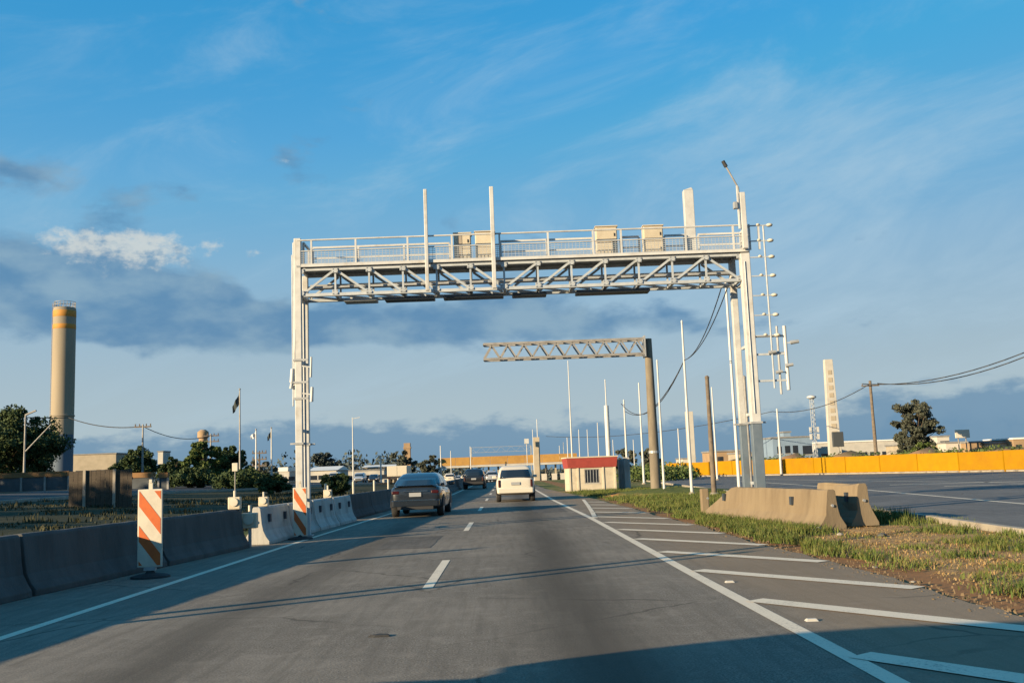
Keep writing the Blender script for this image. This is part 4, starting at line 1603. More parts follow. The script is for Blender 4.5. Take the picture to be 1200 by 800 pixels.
building('house', 'brown walled building seen between the poles and the gantry leg', 838, 872, 527, 150, 10, 'tan_wall', windows=row(3, 0.5, 0.9, 1.0))
building('house', 'white end building close left of the right gantry leg', 866, 888, 529, 140, 7, 'cream_wall', windows=row(2, 0.5, 0.9, 1.0, .2, .6))
building('house', 'low white house far behind the green verge near the poles', 800, 815, 536, 200, 8, 'white_wall', windows=row(2, 0.4, 0.8, 0.8, .2, .6))
building('warehouse', 'low cream warehouse behind the tall round tower on the left', 86, 136, 531, 210, 14, 'cream_wall', 'roof_grey', windows=row(6, 0.5, 1.6, 0.8))
building('house', 'tiny white rooftop block above the dark rounded tree on the left', 185, 191, 528, 230, 5, 'white_wall')
building('warehouse', 'white roofed shed left of the left gantry leg', 327, 350, 547, 190, 14, 'white_wall', 'roof_white', rh=0.8, windows=row(3, 0.3, 1.2, 0.8))
building('warehouse', 'white roofed shed just right of the left gantry leg', 362, 394, 546, 185, 14, 'white_wall', 'roof_white', rh=0.8, gable=True, windows=row(4, 0.3, 1.2, 0.8))
building('warehouse', 'long pale shed with dark openings beyond the pale left verge pole', 404, 450, 550, 210, 14, 'white_wall', 'roof_grey', windows=row(6, 0.35, 1.8, 0.9))
building('warehouse', 'pale shed behind the white box truck', 425, 470, 544, 260, 14, 'cream_wall', 'roof_white', rh=0.6, gable=True, windows=row(4, 0.4, 1.8, 0.9))
# earth bank behind the yellow barrier
b = MB()
rings = []
for i in range(26):
    t_ = i / 25
    p = Vector((46, 72)).lerp(Vector((24, 118)), t_) + Vector((4, 3))
    hgt = 1.5 + 0.5 * math.sin(i * 1.3) + 0.3 * math.sin(i * 2.9)
    rings.append([(p.x - 3, p.y - 1.6, -0.1), (p.x - 1, p.y - .5, hgt * 0.8), (p.x + 1, p.y + .6, hgt), (p.x + 4.5, p.y + 2.2, -0.1)])
b.loft(rings)
struct(b.build('earth_bank', 'ground', smooth=True))

# small billboard on two posts
pa, pb_ = at(1119, 503.5, 150), at(1136.5, 512.5, 150)
oB = Vector(((pa.x + pb_.x) / 2, 150, gz(pa.x, 150)))
BB = thing('billboard', 'small blank white billboard on two posts over the houses at right', 'billboard', oB)
b = MB(oB)
b.box(pa.x, pb_.x, 149.9, 150.15, pb_.z, pa.z)
b.build('board', 'sign_white', BB, bevel=0.03)
b = MB(oB)
for x in (pa.x + 0.5, pb_.x - 0.5):
    b.tube((x, 150.25, oB.z), (x, 150.25, pa.z - 0.1), 0.09, n=8)
b.build('post', 'grey_pole', BB)

# round tower on the left
Yc = 150.0
pc = at(76, 361, Yc)
z0 = gz(pc.x, Yc)
oC = Vector((pc.x, Yc, z0))
CH = thing('round_tower', 'tall round cream tower with two orange bands near its top', 'tower', oC)
r = 12.6 / F * Yc * 1.0
hC = pc.z - z0
zsp = at(76, 509, Yc).z - z0
b = MB()
b.lathe([(r, zsp + 0.0), (r, hC - 0.4), (r * 0.97, hC)], (0, 0, 0), 40)
tw = b.build('shaft', 'tower_cream', CH, smooth='auto')
b = MB()
b.lathe([(r * 0.995, 0), (r * 0.995, zsp - 0.01)], (0, 0, 0), 40)
b.build('base', 'tower_base', CH, smooth='auto')
for y0, y1 in ((364.5, 372), (380.5, 386)):
    za, zb_ = at(76, y1, Yc).z - z0, at(76, y0, Yc).z - z0
    b = MB()
    b.lathe([(r + 0.002, za), (r + 0.015, za + .02), (r + 0.015, zb_ - .02), (r + 0.002, zb_)], (0, 0, 0), 40)
    b.build('band', 'tower_band', CH, smooth='auto')
b = MB()
xlad = -r - 0.16
for dy_ in (-0.22, 0.22):
    b.tube((xlad, dy_, 2), (xlad, dy_, hC + 0.8), 0.04, n=6)
z = 2.2
while z < hC + .7:
    b.bar((xlad, -0.22, z), (xlad, 0.22, z), 0.04)
    z += 0.4
for z in np.arange(3, hC, 3.0):
    b.bar((xlad, 0, z), (-r + 0.02, 0, z), 0.06)
b.build('ladder', 'grey_pole', CH)
b = MB()
for i in range(20):
    a_ = i * math.pi / 10
    p_ = (r * 0.93 * math.cos(a_), r * 0.93 * math.sin(a_))
    q_ = (r * 0.93 * math.cos(a_ + math.pi / 10), r * 0.93 * math.sin(a_ + math.pi / 10))
    b.bar((p_[0], p_[1], hC), (p_[0], p_[1], hC + 0.9), 0.05)
    for zz in (0.5, 0.9):
        b.bar((p_[0], p_[1], hC + zz), (q_[0], q_[1], hC + zz), 0.05)
b.build('railing', 'grey_pole', CH)
b = MB()
for zz in (508,):
    za = at(76, 488, Yc).z - z0
    b.lathe([(r + .02, za), (r + .1, za + .05), (r + .1, za + .2), (r + .02, za + .25)], (0, 0, 0), 40)
b.build('ring', 'tower_cream', CH, smooth='auto')

# ------------------------------------------------------------------ toll plaza far ahead
YT = 235.0
pa, pb_ = at(513, 535, YT), at(676, 532, YT)
oP = Vector((( pa.x + pb_.x) / 2, YT, gz(0, YT)))
TP = thing('toll_plaza', 'distant toll canopy with a long yellow fascia across the road', 'toll plaza', oP)
zt1 = at(600, 533.5, YT).z
zb1 = at(600, 545.5, YT).z
n = 8
for i in range(n):
    xa = pa.x + (pb_.x - pa.x) * i / n
    xc = pa.x + (pb_.x - pa.x) * (i + 1) / n
    b = MB(oP)
    b.box(xa + 0.02, xc - 0.02, YT, YT + 0.4, zb1 + 0.5, zt1)
    b.build('fascia_panel', 'toll_yellow', TP)
b = MB(oP)
b.box(pa.x, pb_.x, YT - 0.05, YT + 12, zb1, zb1 + 0.46)
b.build('soffit', 'white_wall', TP)
b = MB(oP)
b.box(pa.x, pb_.x, YT + 0.5, YT + 12, zt1 - 0.4, zt1 - .02)
b.build('roof', 'cream_wall', TP)
for i in range(15):
    x = pa.x + 0.5 + (pb_.x - pa.x - 1) * i / 14
    b = MB(oP)
    b.box(x - 0.22, x + 0.22, YT + 2, YT + 2.5, oP.z, zb1 - 0.01)
    b.build('column', 'cream_wall', TP)
for px in (612, 638, 650, 660, 668):
    x = at(px, 555, YT).x
    b = MB(oP)
    b.box(x - 0.6, x + 0.6, YT + 1.0, YT + 4, oP.z, oP.z + 1.9)
    b.build('toll_cabin', 'white_wall', TP)
# pale pylon in front of the canopy
Yq = 222.0
pa, pb_ = at(624.5, 500, Yq), at(631.5, 500, Yq)
zq = gz(pa.x, Yq)
b = MB((pa.x, Yq, zq))
b.box(pa.x, pb_.x, Yq, Yq + 1.4, zq, at(628, 512, Yq).z)
tag(b.build('pylon', 'cream_wall', bevel=0.03), 'thick pale pylon standing before the yellow toll canopy', 'pylon')
b = MB((pa.x, Yq, zq))
p_ = at(617, 517, Yq - 2)
b.box(p_.x - 0.5, p_.x + 0.5, Yq - 2.2, Yq - 1.7, p_.z - 0.5, p_.z + 0.6)
b.tube((p_.x, Yq - 1.95, zq), (p_.x, Yq - 1.95, p_.z - .5), 0.09, n=6)
tag(b.build('camera_mast', 'white_steel'), 'mast with a small pale box left of the thick pylon', 'mast')
# far gantry beyond the canopy
Yg = 262.0
pa, pb_ = at(552, 526, Yg), at(622, 523, Yg)
FG = thing('far_gantry', 'thin far-off lattice gantry showing above the yellow toll canopy', 'gantry', (pa.x, Yg, gz(0, Yg)))
oF = Vector((pa.x, Yg, gz(0, Yg)))
b = MB(oF)
zt_, zl_ = at(587, 523, Yg).z, at(587, 529, Yg).z
for z in (zt_, zl_):
    b.bar((pa.x, Yg, z), (pb_.x, Yg, z), 0.09)
for i in range(12):
    xa, xc = pa.x + (pb_.x - pa.x) * i / 12, pa.x + (pb_.x - pa.x) * (i + 1) / 12
    b.bar((xa, Yg, zl_ if i % 2 else zt_), (xc, Yg, zt_ if i % 2 else zl_), 0.05)
b.build('beam', 'dull_steel', FG)
for x in (pa.x, pb_.x):
    b = MB(oF)
    b.box(x - 0.18, x + 0.18, Yg - 0.18, Yg + 0.18, oF.z, zt_)
    b.build('leg', 'dull_steel', FG)
# brown-orange brick stack behind the white truck
Yk = 250.0
pa, pb_ = at(473, 519, Yk), at(480.5, 519, Yk)
b = MB((pa.x, Yk, gz(0, Yk)))
b.box(pa.x, pb_.x, Yk, Yk + 1.6, gz(0, Yk), pa.z)
b.box(pa.x - 0.15, pb_.x + 0.15, Yk - 0.15, Yk + 1.75, pa.z - 1.4, pa.z - 1.0)
tag(b.build('chimney_stack', 'tan_wall', bevel=0.03), 'short orange and cream chimney stack above the white truck', 'chimney')
b = MB((at(238, 505, 180).x, 180, 0))
p_ = at(238, 506, 180)
b.lathe([(0.9, 0), (0.75, p_.z - 1.2), (1.0, p_.z - 1.0), (1.0, p_.z), (0.5, p_.z + .4)], (p_.x, 180, 0), 16)
tag(b.build('water_tower', 'tan_wall', smooth='auto'), 'brownish tower top showing over the leafy trees on the left', 'tower')

# ------------------------------------------------------------------ left side things
# low wall with orange rail
YO = 82.0
for (xa, xc, lb) in ((-30, 81, 'long dark wall with an orange rail at the left edge under the trees'), (151, 178, 'short dark wall piece with an orange rail right of the board fence'), (186, 197, 'tiny wall piece with an orange rail under the dark tree')):
    pa, pb_ = at(xa, 553, YO), at(xc, 553, YO)
    zz = at((xa + xc) / 2, 553.5, YO).z
    zl = at((xa + xc) / 2, 559.5, YO).z
    o_ = Vector((pa.x, YO, gz(pa.x, YO)))
    t = thing('low_wall', lb, 'wall', o_)
    b = MB(o_)
    b.box(pa.x, pb_.x, YO, YO + 0.3, o_.z - .2, zl)
    b.build('wall', 'dark_wall', t)
    b = MB(o_)
    b.box(pa.x, pb_.x, YO - 0.08, YO + 0.38, zl + .005, zz)
    b.build('rail', 'orange_band', t)
    n = max(1, int((pb_.x - pa.x) / 1.6))
    for i in range(n + 1):
        x = pa.x + (pb_.x - pa.x) * i / n
        b = MB(o_)
        b.box(x - 0.08, x + 0.08, YO - 0.1, YO - 0.003, o_.z - .2, zl)
        b.build('post', 'grey_pole', t)

# board fence
Yw = 45.0
pa, pb_ = at(81, 550, Yw), at(155, 550, Yw)
zt_ = at(118, 550.5, Yw).z
zb_ = at(118, 594, Yw).z
o_ = Vector((pa.x, Yw, zb_))
t = thing('board_fence', 'dark brown board hoarding with two pale posts on the left verge', 'fence', o_)
nbd = 14
for i in range(nbd):
    xa = pa.x + (pb_.x - pa.x) * i / nbd
    xc = pa.x + (pb_.x - pa.x) * (i + 1) / nbd
    b = MB(o_)
    jy = random.uniform(-0.012, 0.012)
    b.box(xa + 0.006, xc - 0.006, Yw + jy, Yw + jy + 0.03, zb_ - 0.15, zt_ + random.uniform(-0.03, 0.03))
    b.build('board', 'board_brown', t)
for px, dzb in ((99.5, 0.1), (134.5, 0.25)):
    x = at(px, 570, Yw).x
    b = MB(o_)
    b.box(x - 0.06, x + 0.06, Yw - 0.11, Yw - 0.02, gz(x, Yw) - .1, zt_ + 0.02)
    b.build('post', 'wood_trim', t)
for z in (0.25, 0.75):
    b = MB(o_)
    zz = zb_ + (zt_ - zb_) * z
    b.box(pa.x, pb_.x, Yw + 0.05, Yw + 0.1, zz - 0.05, zz + 0.05)
    b.build('rail', 'board_brown', t)


def simple_pole(name, label, cat, px, ptop, Y, r, m, extra=None, group=None):
    tp = at(px, ptop, Y)
    z0 = gz(tp.x, Y)
    o_ = Vector((tp.x, Y, z0))
    t = thing(name, label, cat, o_, 0, group)
    b = MB(o_)
    b.tube(o_, tp, r, r * 0.6, 8)
    b.build('shaft', m, t, smooth='auto')
    if extra:
        extra(t, o_, tp)
    return t, tp


def flag(m, w, h, lean=0.35):
    def f(t, o_, tp):
        b = MB(o_)
        n = 6
        fr, bk_ = [], []
        for i in range(n + 1):
            u = i / n
            for vv in (0, 1):
                x = tp.x - 0.05 - u * w * (1.0 if vv == 0 else 0.86)
                y = tp.y + 0.14 * math.sin(u * 9 + vv)
                z = tp.z - 0.15 - (h * (1.0 - 0.35 * u) if vv else 0.0) - lean * (u ** 0.8)
                fr.append((x, y, z))
        k = len(fr)
        vs_ = fr + [(x, y + 0.02, z) for x, y, z in fr]
        fs = []
        for i in range(n):
            fs += [(2 * i, 2 * i + 1, 2 * i + 3, 2 * i + 2), (k + 2 * i, k + 2 * i + 2, k + 2 * i + 3, k + 2 * i + 1)]
        fs += [(0, k, k + 1, 1), (2 * n, 2 * n + 1, k + 2 * n + 1, k + 2 * n)]
        b.add(vs_, fs)
        b.build('flag', m, t)
        b = MB(o_)
        b.lathe([(0.02, 0), (0.09, 0.06), (0.09, 0.12), (0.02, 0.18)], (tp.x, tp.y, tp.z), 8)
        b.build('finial', 'grey_pole', t)
    return f


simple_pole('flag_pole', 'tall flag pole with a hanging dark flag left of the gantry', 'flag pole', 281, 457, 85, 0.09, 'grey_pole', flag('flag_dark', 0.62, 0.95, 1.25))
simple_pole('flag_pole', 'shorter white flag pole with a small pale flag', 'flag pole', 300, 504, 100, 0.10, 'white_pole', flag('flag_white', 0.55, 0.6, 0.35))
simple_pole('flag_pole', 'short white flag pole with a dark flag next to the gantry leg', 'flag pole', 318, 502, 105, 0.10, 'white_pole', flag('flag_dark', 0.4, 0.7, 0.7))


def xarm(w, n=2):
    def f(t, o_, tp):
        b = MB(o_)
        for k in range(n):
            z = tp.z - 0.25 - k * 0.7
            b.bar((tp.x - w / 2, tp.y, z), (tp.x + w / 2, tp.y, z), 0.12, 0.13)
            for s in (-0.45, -0.2, 0.2, 0.45):
                b.tube((tp.x + s * w, tp.y, z + 0.06), (tp.x + s * w, tp.y, z + 0.3), 0.06, n=6)
        b.build('cross_arm', 'wood_pole', t)
    return f


U1, u1 = simple_pole('utility_pole', 'utility pole with a cross arm beside the dark rounded tree', 'utility pole', 167.5, 497, 100, 0.13, 'grey_pole', xarm(1.7, 1))
U2, u2 = simple_pole('utility_pole', 'utility pole with stacked cross arms behind the leafy trees', 'utility pole', 247, 508, 120, 0.14, 'grey_pole', xarm(2.0, 2))
U3, u3 = simple_pole('utility_pole', 'short utility pole with several cross arms left of the gantry leg', 'utility pole', 304, 528, 110, 0.12, 'wood_pole', xarm(1.6, 3))


def lampfix(t, o_, tp):
    b = MB(o_)
    q1 = at(60, 497, tp.y)
    b.tube(tp - Vector((0, 0, 3.2)), q1, 0.06, 0.05, 8)
    b.build('arm', 'grey_pole', t)
    b = MB(o_)
    b.bar(tp, tp + Vector((0.9, 0, 0.35)), 0.2, 0.12)
    b.build('lamp', 'grey_pole', t)


simple_pole('street_lamp', 'grey street lamp with a slanting arm in front of the big left tree', 'street lamp', 30, 486, 85, 0.11, 'grey_pole', lampfix)


def signbox(t, o_, tp):
    b = MB(o_)
    b.box(tp.x - 0.14, tp.x + 0.14, tp.y - 0.05, tp.y + 0.05, tp.z - 0.3, tp.z + 0.12)
    b.build('plate', 'sign_white', t, bevel=0.02)


simple_pole('road_sign', 'small white sign plate on a thin post below the tall flag', 'sign', 275.5, 545, 50, 0.035, 'grey_pole', signbox)
e = at(80, 489, 110)
cable('black cable running from behind the round tower to the left utility pole', e, u1 - Vector((0, 0, 0.2)), 0.5, 0.05)
cable('black cable running between the two utility poles on the left', u1 - Vector((0, 0, 0.2)), u2 - Vector((0, 0, 0.2)), 0.8, 0.04)
cable('black cable from the left edge passing the tree to the round tower', at(-40, 478, 100), e, 0.4, 0.05)
# pale posts in a row on the left verge
b = MB()
b.tube((0, 0, -0.1), (0, 0, 1.1), 0.07, 0.06, 8)
vm = b.mesh('verge_post', 'sign_white')
for i in range(12):
    y = 46 + i * 7.5
    x = lerp_path(BARR_L, y) - 2.6 - 0.02 * y
    o = bpy.data.objects.new('verge_post', vm)
    COL.objects.link(o)
    o.location = (x, y, gz(x, y))
    tag(o, 'short pale marker post in the row beyond the left barrier', 'post', 'marker posts beyond the left barrier')


# ------------------------------------------------------------------ vehicles
def rrect(hw, y0, y1, z, r, n=4):
    """Ring of a rounded rectangle in plan."""
    pts = []
    for cx, cy, a0 in ((hw - r, y1 - r, 0), (-hw + r, y1 - r, 90), (-hw + r, y0 + r, 180), (hw - r, y0 + r, 270)):
        for i in range(n + 1):
            a_ = R(a0 + 90 * i / n)
            pts.append((cx + r * math.cos(a_), cy + r * math.sin(a_), z))
    return pts


def section(y, hw, zb, zt, crown=0.03):
    half = [(0.0, zt + crown), (0.55 * hw, zt + crown * 0.8), (0.88 * hw, zt - 0.01), (0.97 * hw, zt - 0.07), (hw, zt - 0.35 * (zt - zb)),
            (hw * 0.99, zb + 0.30 * (zt - zb)), (hw * 0.95, zb + 0.08), (hw * 0.86, zb), (0.0, zb)]
    pts = [(x, y, z) for x, z in half] + [(-x, y, z) for x, z in half[-2:0:-1]]
    return pts


SPECS = {
    'sedan': dict(L=4.62, body=[(0.0, .66, .42, .86), (.06, .80, .33, 1.00), (.25, .86, .26, 1.045), (.7, .89, .22, 1.02), (1.2, .90, .2, 1.0), (3.3, .90, .2, .96), (4.0, .87, .22, .86), (4.45, .80, .27, .74), (4.62, .62, .36, .6)],
                  cab=[(.98, .80, .30, 3.55), (1.12, .78, .62, 3.30), (1.30, .70, 1.02, 2.95), (1.42, .60, 1.35, 2.6), (1.46, .48, 1.55, 2.4)], wheel=(0.335, .82, 3.65), track=.77),
    'suv': dict(L=4.35, body=[(0.0, .70, .45, 1.0), (.05, .83, .38, 1.08), (.25, .88, .32, 1.10), (1.0, .90, .27, 1.08), (3.2, .90, .27, 1.04), (3.9, .87, .28, .98), (4.2, .80, .33, .86), (4.35, .64, .4, .7)],
                cab=[(1.04, .81, .06, 3.2), (1.25, .78, .16, 3.0), (1.48, .71, .36, 2.7), (1.60, .62, .55, 2.4), (1.64, .5, .7, 2.2)], wheel=(0.35, .75, 3.4), track=.78),
    'hatch': dict(L=3.95, body=[(0.0, .66, .42, .92), (.05, .78, .35, 1.0), (.25, .82, .28, 1.02), (1.0, .84, .22, 1.0), (2.9, .84, .22, .98), (3.5, .81, .24, .90), (3.8, .75, .28, .76), (3.95, .58, .36, .62)],
                  cab=[(.98, .76, .05, 3.0), (1.15, .73, .16, 2.75), (1.34, .66, .36, 2.45), (1.45, .57, .55, 2.15), (1.49, .46, .7, 2.0)], wheel=(0.31, .7, 3.15), track=.72),
    'van': dict(L=5.2, body=[(0.0, .92, .4, 1.5), (.1, .97, .35, 1.6), (1.0, 1.0, .3, 1.6), (3.6, 1.0, .3, 1.45), (4.4, .98, .3, 1.15), (5.0, .9, .32, 1.0), (5.2, .72, .4, .82)],
                cab=[(1.45, .97, .04, 4.35), (1.75, .95, .07, 4.1), (2.1, .9, .12, 3.75), (2.32, .8, .2, 3.4), (2.36, .66, .4, 3.2)], wheel=(0.36, .95, 4.1), track=.86),
    'pickup': dict(L=4.45, body=[(0.0, .78, .40, 1.02), (.05, .83, .36, 1.07), (.2, .85, .32, 1.08), (1.5, .86, .28, 1.06), (3.2, .86, .28, 1.0), (3.9, .83, .28, .92), (4.3, .76, .33, .8), (4.45, .6, .4, .66)],
                   cab=[(1.02, .76, 1.25, 3.35), (1.2, .73, 1.30, 3.1), (1.42, .66, 1.42, 2.75), (1.54, .58, 1.6, 2.45), (1.58, .46, 1.75, 2.3)], wheel=(0.33, .85, 3.5), track=.74),
}


def make_car(kind, name, label, cat, paint, loc, rz=0.0, group=None):
    sp_ = SPECS[kind]
    t = thing(name, label, cat, loc, rz, group)
    b = MB()
    b.loft([section(*s) for s in sp_['body']])
    b.build('body', paint, t, smooth=True, sub=1)
    cb = sp_['cab']
    b = MB()
    b.loft([rrect(hw, y0, y1, z, 0.16 if i < 3 else 0.2) for i, (z, hw, y0, y1) in enumerate(cb)])
    cabo = b.build('cabin', paint, t, smooth=True)

    def lp(f):
        f = min(max(f, 0), 0.999) * (len(cb) - 3)
        i = int(f)
        u = f - i
        return [cb[i][k] + (cb[i + 1][k] - cb[i][k]) * u for k in range(4)]
    # glazing laid just proud of the cabin shell
    lo, hi = (0.06, 0.93) if kind != 'van' else (0.1, 0.8)
    steps = [lo + (hi - lo) * i / 5 for i in range(6)]
    for nm, side in (('rear_window', 0), ('windscreen', 1)):
        b = MB()
        rows = []
        for f in steps:
            z, hw, y0, y1 = lp(f)
            w_ = hw - 0.105
            y = (y0 - 0.012) if side == 0 else (y1 + 0.012)
            rows.append([(-w_, y, z), (-w_ * .5, y - (.008 if side == 0 else -.008), z), (0, y - (.01 if side == 0 else -.01), z), (w_ * .5, y - (.008 if side == 0 else -.008), z), (w_, y, z)])
        vs_ = [p for r_ in rows for p in r_]
        b.add(vs_, [(j * 5 + i, j * 5 + i + 1, (j + 1) * 5 + i + 1, (j + 1) * 5 + i) for j in range(5) for i in range(4)])
        ow = b.build(nm, 'car_glass', t, smooth=True)
        so_ = ow.modifiers.new('thickness', 'SOLIDIFY')
        so_.thickness = 0.008
    for s in (-1, 1):
        for (ua, uc) in ((0.10, 0.47), (0.50, 0.88)):
            b = MB()
            rows = []
            for f in steps:
                z, hw, y0, y1 = lp(f)
                a_ = y0 + 0.08 + (y1 - y0 - 0.16) * ua
                c_ = y0 + 0.08 + (y1 - y0 - 0.16) * uc
                rows.append([(s * (hw + 0.009), a_, z), (s * (hw + 0.009), c_, z)])
            vs_ = [p for r_ in rows for p in r_]
            b.add(vs_, [(j * 2, j * 2 + 1, j * 2 + 3, j * 2 + 2) for j in range(5)])
            ow = b.build('side_window', 'car_glass', t)
            so_ = ow.modifiers.new('thickness', 'SOLIDIFY')
            so_.thickness = 0.006
    r_, ya, yb = sp_['wheel']
    tk = sp_['track']
    hwm = max(s[1] for s in sp_['body'])
    for y in (ya, yb):
        for s in (-1, 1):
            b = MB()
            prof = [(r_ * 0.62, -0.10), (r_ * 0.95, -0.105), (r_, -0.08), (r_, 0.08), (r_ * 0.95, 0.105), (r_ * 0.62, 0.10)]
            rings = [[(s * tk + w_, y + q_ * math.cos(2 * math.pi * i / 20), r_ + q_ * math.sin(2 * math.pi * i / 20)) for i in range(20)] for q_, w_ in prof]
            b.loft(rings)
            wh = b.build('wheel', 'rubber', t, smooth='auto')
            b = MB()
            b.tube((s * (tk + 0.085), y, r_), (s * (tk + 0.115), y, r_), r_ * 0.6, r_ * 0.5, 12)
            b.build('rim', 'rim', wh)
            b = MB()
            n = 10
            pr_ = [(y + (r_ + 0.06) * math.cos(math.pi * i / n), r_ + (r_ + 0.06) * math.sin(math.pi * i / n)) for i in range(n + 1)]
            m_ = len(pr_)
            hx = hwm * 0.985
            b.add([(s * (hx - 0.2), a_, c_) for a_, c_ in pr_] + [(s * (hx + 0.012), a_, c_) for a_, c_ in pr_],
                  [tuple(range(m_)), tuple(range(2 * m_ - 1, m_ - 1, -1))] + [(i, i + m_, i + m_ + 1, i + 1) for i in range(m_ - 1)])
            b.build('wheel_arch', 'plastic_black', t)
    bd = sp_['body']
    hw = bd[1][1]
    zt = bd[1][3]
    # rear lamps
    for s in (-1, 1):
        b = MB()
        if kind in ('suv', 'van', 'pickup'):
            b.box(s * (hw - 0.10) - 0.055, s * (hw - 0.10) + 0.055, -0.012, 0.14, zt - 0.42, zt - 0.08)
        else:
            b.box(s * (hw - 0.14) - 0.13, s * (hw - 0.14) + 0.13, 0.005, 0.16, zt - 0.23, zt - 0.12)
        b.build('tail_light', 'tail_red', t, bevel=0.03)
        b = MB()
        b.cbox((s * (hwm + 0.08), bd[-3][0] - 1.0 if kind != 'van' else 3.9, cb[0][0] + 0.08), 0.2, 0.10, 0.13)
        b.build('wing_mirror', paint if kind != 'van' else 'plastic_black', t, bevel=0.03)
    zb = bd[1][2]
    b = MB()
    b.loft([[(x, y, z) for x, y, z in rrect(hw * 1.01, -0.07, 0.3, z, 0.1)] for z in (zb + 0.02, zb + 0.12, zb + 0.24)])
    b.build('rear_bumper', 'plastic_black' if kind in ('suv', 'van') and paint != 'paint_white' else paint, t, bevel=0.03)
    b = MB()
    zp = (zt - 0.32) if kind != 'pickup' else zb + 0.30
    b.box(-0.2, 0.2, -0.035, -0.012 if kind != 'pickup' else 0.0, zp, zp + 0.13)
    b.build('number_plate', 'plate', t)
    if kind == 'sedan':
        b = MB()
        b.box(-0.42, 0.42, -0.05, 0.02, zt - 0.155, zt - 0.125)
        b.build('chrome_strip', 'chrome', t)
        b = MB()
        b.loft([[(-.74, -.0, zt + .03), (.74, -.0, zt + .03), (.74, .2, zt + .045), (-.74, .2, zt + .045)], [(-.72, -.02, zt + .055), (.72, -.02, zt + .055), (.72, .16, zt + .065), (-.72, .16, zt + .065)]])
        b.build('spoiler', paint, t)
        b = MB()
        b.box(-0.7, 0.7, -0.085, -0.0, zb + 0.22, zb + 0.245)
        b.build('bumper_trim', 'chrome', t)
        b = MB()
        b.box(-0.6, 0.6, -0.055, 0.2, zb - 0.07, zb + 0.06)
        b.build('diffuser', 'plastic_black', t)
    if kind == 'pickup':
        b = MB()
        b.box(-0.70, 0.70, -0.015, 0.02, 0.60, 1.03)
        tg = b.build('tailgate', paint, t, bevel=0.02)
        b = MB()
        b.box(-0.09, 0.09, -0.022, -0.014, 0.90, 0.96)
        b.build('handle', 'plastic_black', tg)
        b = MB()
        b.box(-0.70, 0.70, 0.12, 1.18, 1.068, 1.105)
        b.build('bed_cover', 'plastic_black', t, bevel=0.02)
    # front: grille and lamps
    Lc = sp_['L']
    b = MB()
    b.box(-0.4, 0.4, Lc - 0.12, Lc + 0.008, 0.45, bd[-1][3] - 0.02)
    b.build('grille', 'plastic_black', t)
    for s in (-1, 1):
        b = MB()
        b.box(s * bd[-2][1] * 0.82 - 0.14, s * bd[-2][1] * 0.82 + 0.14, Lc - 0.34, Lc - 0.08, bd[-2][3] - 0.18, bd[-2][3] - 0.04)
        b.build('headlight', 'tail_clear', t, bevel=0.03)
    return t


def car_at(px, Y):
    p = at(px, 570, Y)
    return Vector((p.x, Y, gz(p.x, Y)))


p = at(487, 600, 33.2)
make_car('sedan', 'sedan', 'dark grey sedan driving in the left lane beside the barrier', 'car', 'paint_grey', (p.x, 33.2, 0), R(-1.5))
p = at(604.5, 580, 45)
make_car('suv', 'hatchback', 'white hatchback driving in the right lane ahead', 'car', 'paint_white', (p.x, 45, 0), R(0))
p = at(555.5, 575, 80)
make_car('suv', 'suv', 'black suv ahead in the left lane between the grey sedan and the white hatchback', 'car', 'paint_black', (p.x, 80, 0), R(-1))
# a panel van overtaking on the left, only its shadow reaches the picture
make_car('van', 'panel_van', 'panel van in the left lane whose shadow crosses the near road', 'van', 'paint_white', (-4.1, -0.1, 0), 0).scale = (1, 1, 0.95)
hp = make_car('hatch', 'hatchback', 'silver hatchback far ahead before the toll canopy', 'car', 'paint_silver', car_at(577, 128), 0, 'far cars before the toll canopy')
for px, Y, pt_, lb in ((569, 150, 'paint_black', 'black car far ahead in the left lane by the toll'), (546, 170, 'paint_white', 'white car queued far off at the left by the toll'), (536, 186, 'paint_silver', 'pale car far off just right of the grey sedan'), (527, 150, 'paint_white', 'white car far off, leftmost of the toll queue'),
                       (583, 185, 'paint_white', 'white car farthest ahead next to the white hatchback'), (562, 200, 'paint_red', 'dark red car far off under the toll canopy'), (574, 210, 'paint_silver', 'silver car farthest off under the toll canopy')):
    dup(hp, car_at(px, Y), 0, lb, paint={'paint_silver': pt_})
for px, Y, pt_, lb in ((424, 150, 'paint_silver', 'silver car on the opposite road beyond the pale verge pole'), (395, 140, 'paint_white', 'white car on the opposite road right of the gantry leg'), (440, 175, 'paint_black', 'dark car on the opposite road left of the white truck'), (232, 105, 'paint_black', 'black car on the opposite road below the leafy trees')):
    dup(hp, car_at(px, Y), R(180), lb, group='cars on the opposite road', paint={'paint_silver': pt_})

# white box truck on the opposite road
YK = 120.0
pl, pr = at(453.5, 546, YK), at(477, 546, YK)
oK = Vector(((pl.x + pr.x) / 2, YK, gz(pl.x, YK)))
TK = thing('box_truck', 'white box truck on the left, partly hidden by the grey sedan', 'truck', oK)
wk = (pr.x - pl.x) / 2
hk = pl.z - oK.z
b = MB()
b.box(-wk, wk, 0, 5.2, 0.9, hk)
bx_ = b.build('cargo_box', 'truck_cream', TK, bevel=0.04)
b = MB()
b.box(-wk + .06, -0.02, -0.03, -0.002, 0.98, hk - 0.1)
b.build('rear_door', 'truck_cream', TK, bevel=0.01)
b = MB()
b.box(0.02, wk - .06, -0.03, -0.002, 0.98, hk - 0.1)
b.build('rear_door', 'truck_cream', TK, bevel=0.01)
b = MB()
b.box(-wk * .95, wk * .95, -0.05, 6.6, 0.55, 0.88)
b.build('chassis', 'plastic_black', TK)
b = MB()
b.loft([rrect(wk * 0.9, 5.35, 7.0, 0.6, .2), rrect(wk * 0.9, 5.35, 7.0, 1.5, .2), rrect(wk * 0.85, 5.4, 6.6, hk * 0.85, .25)])
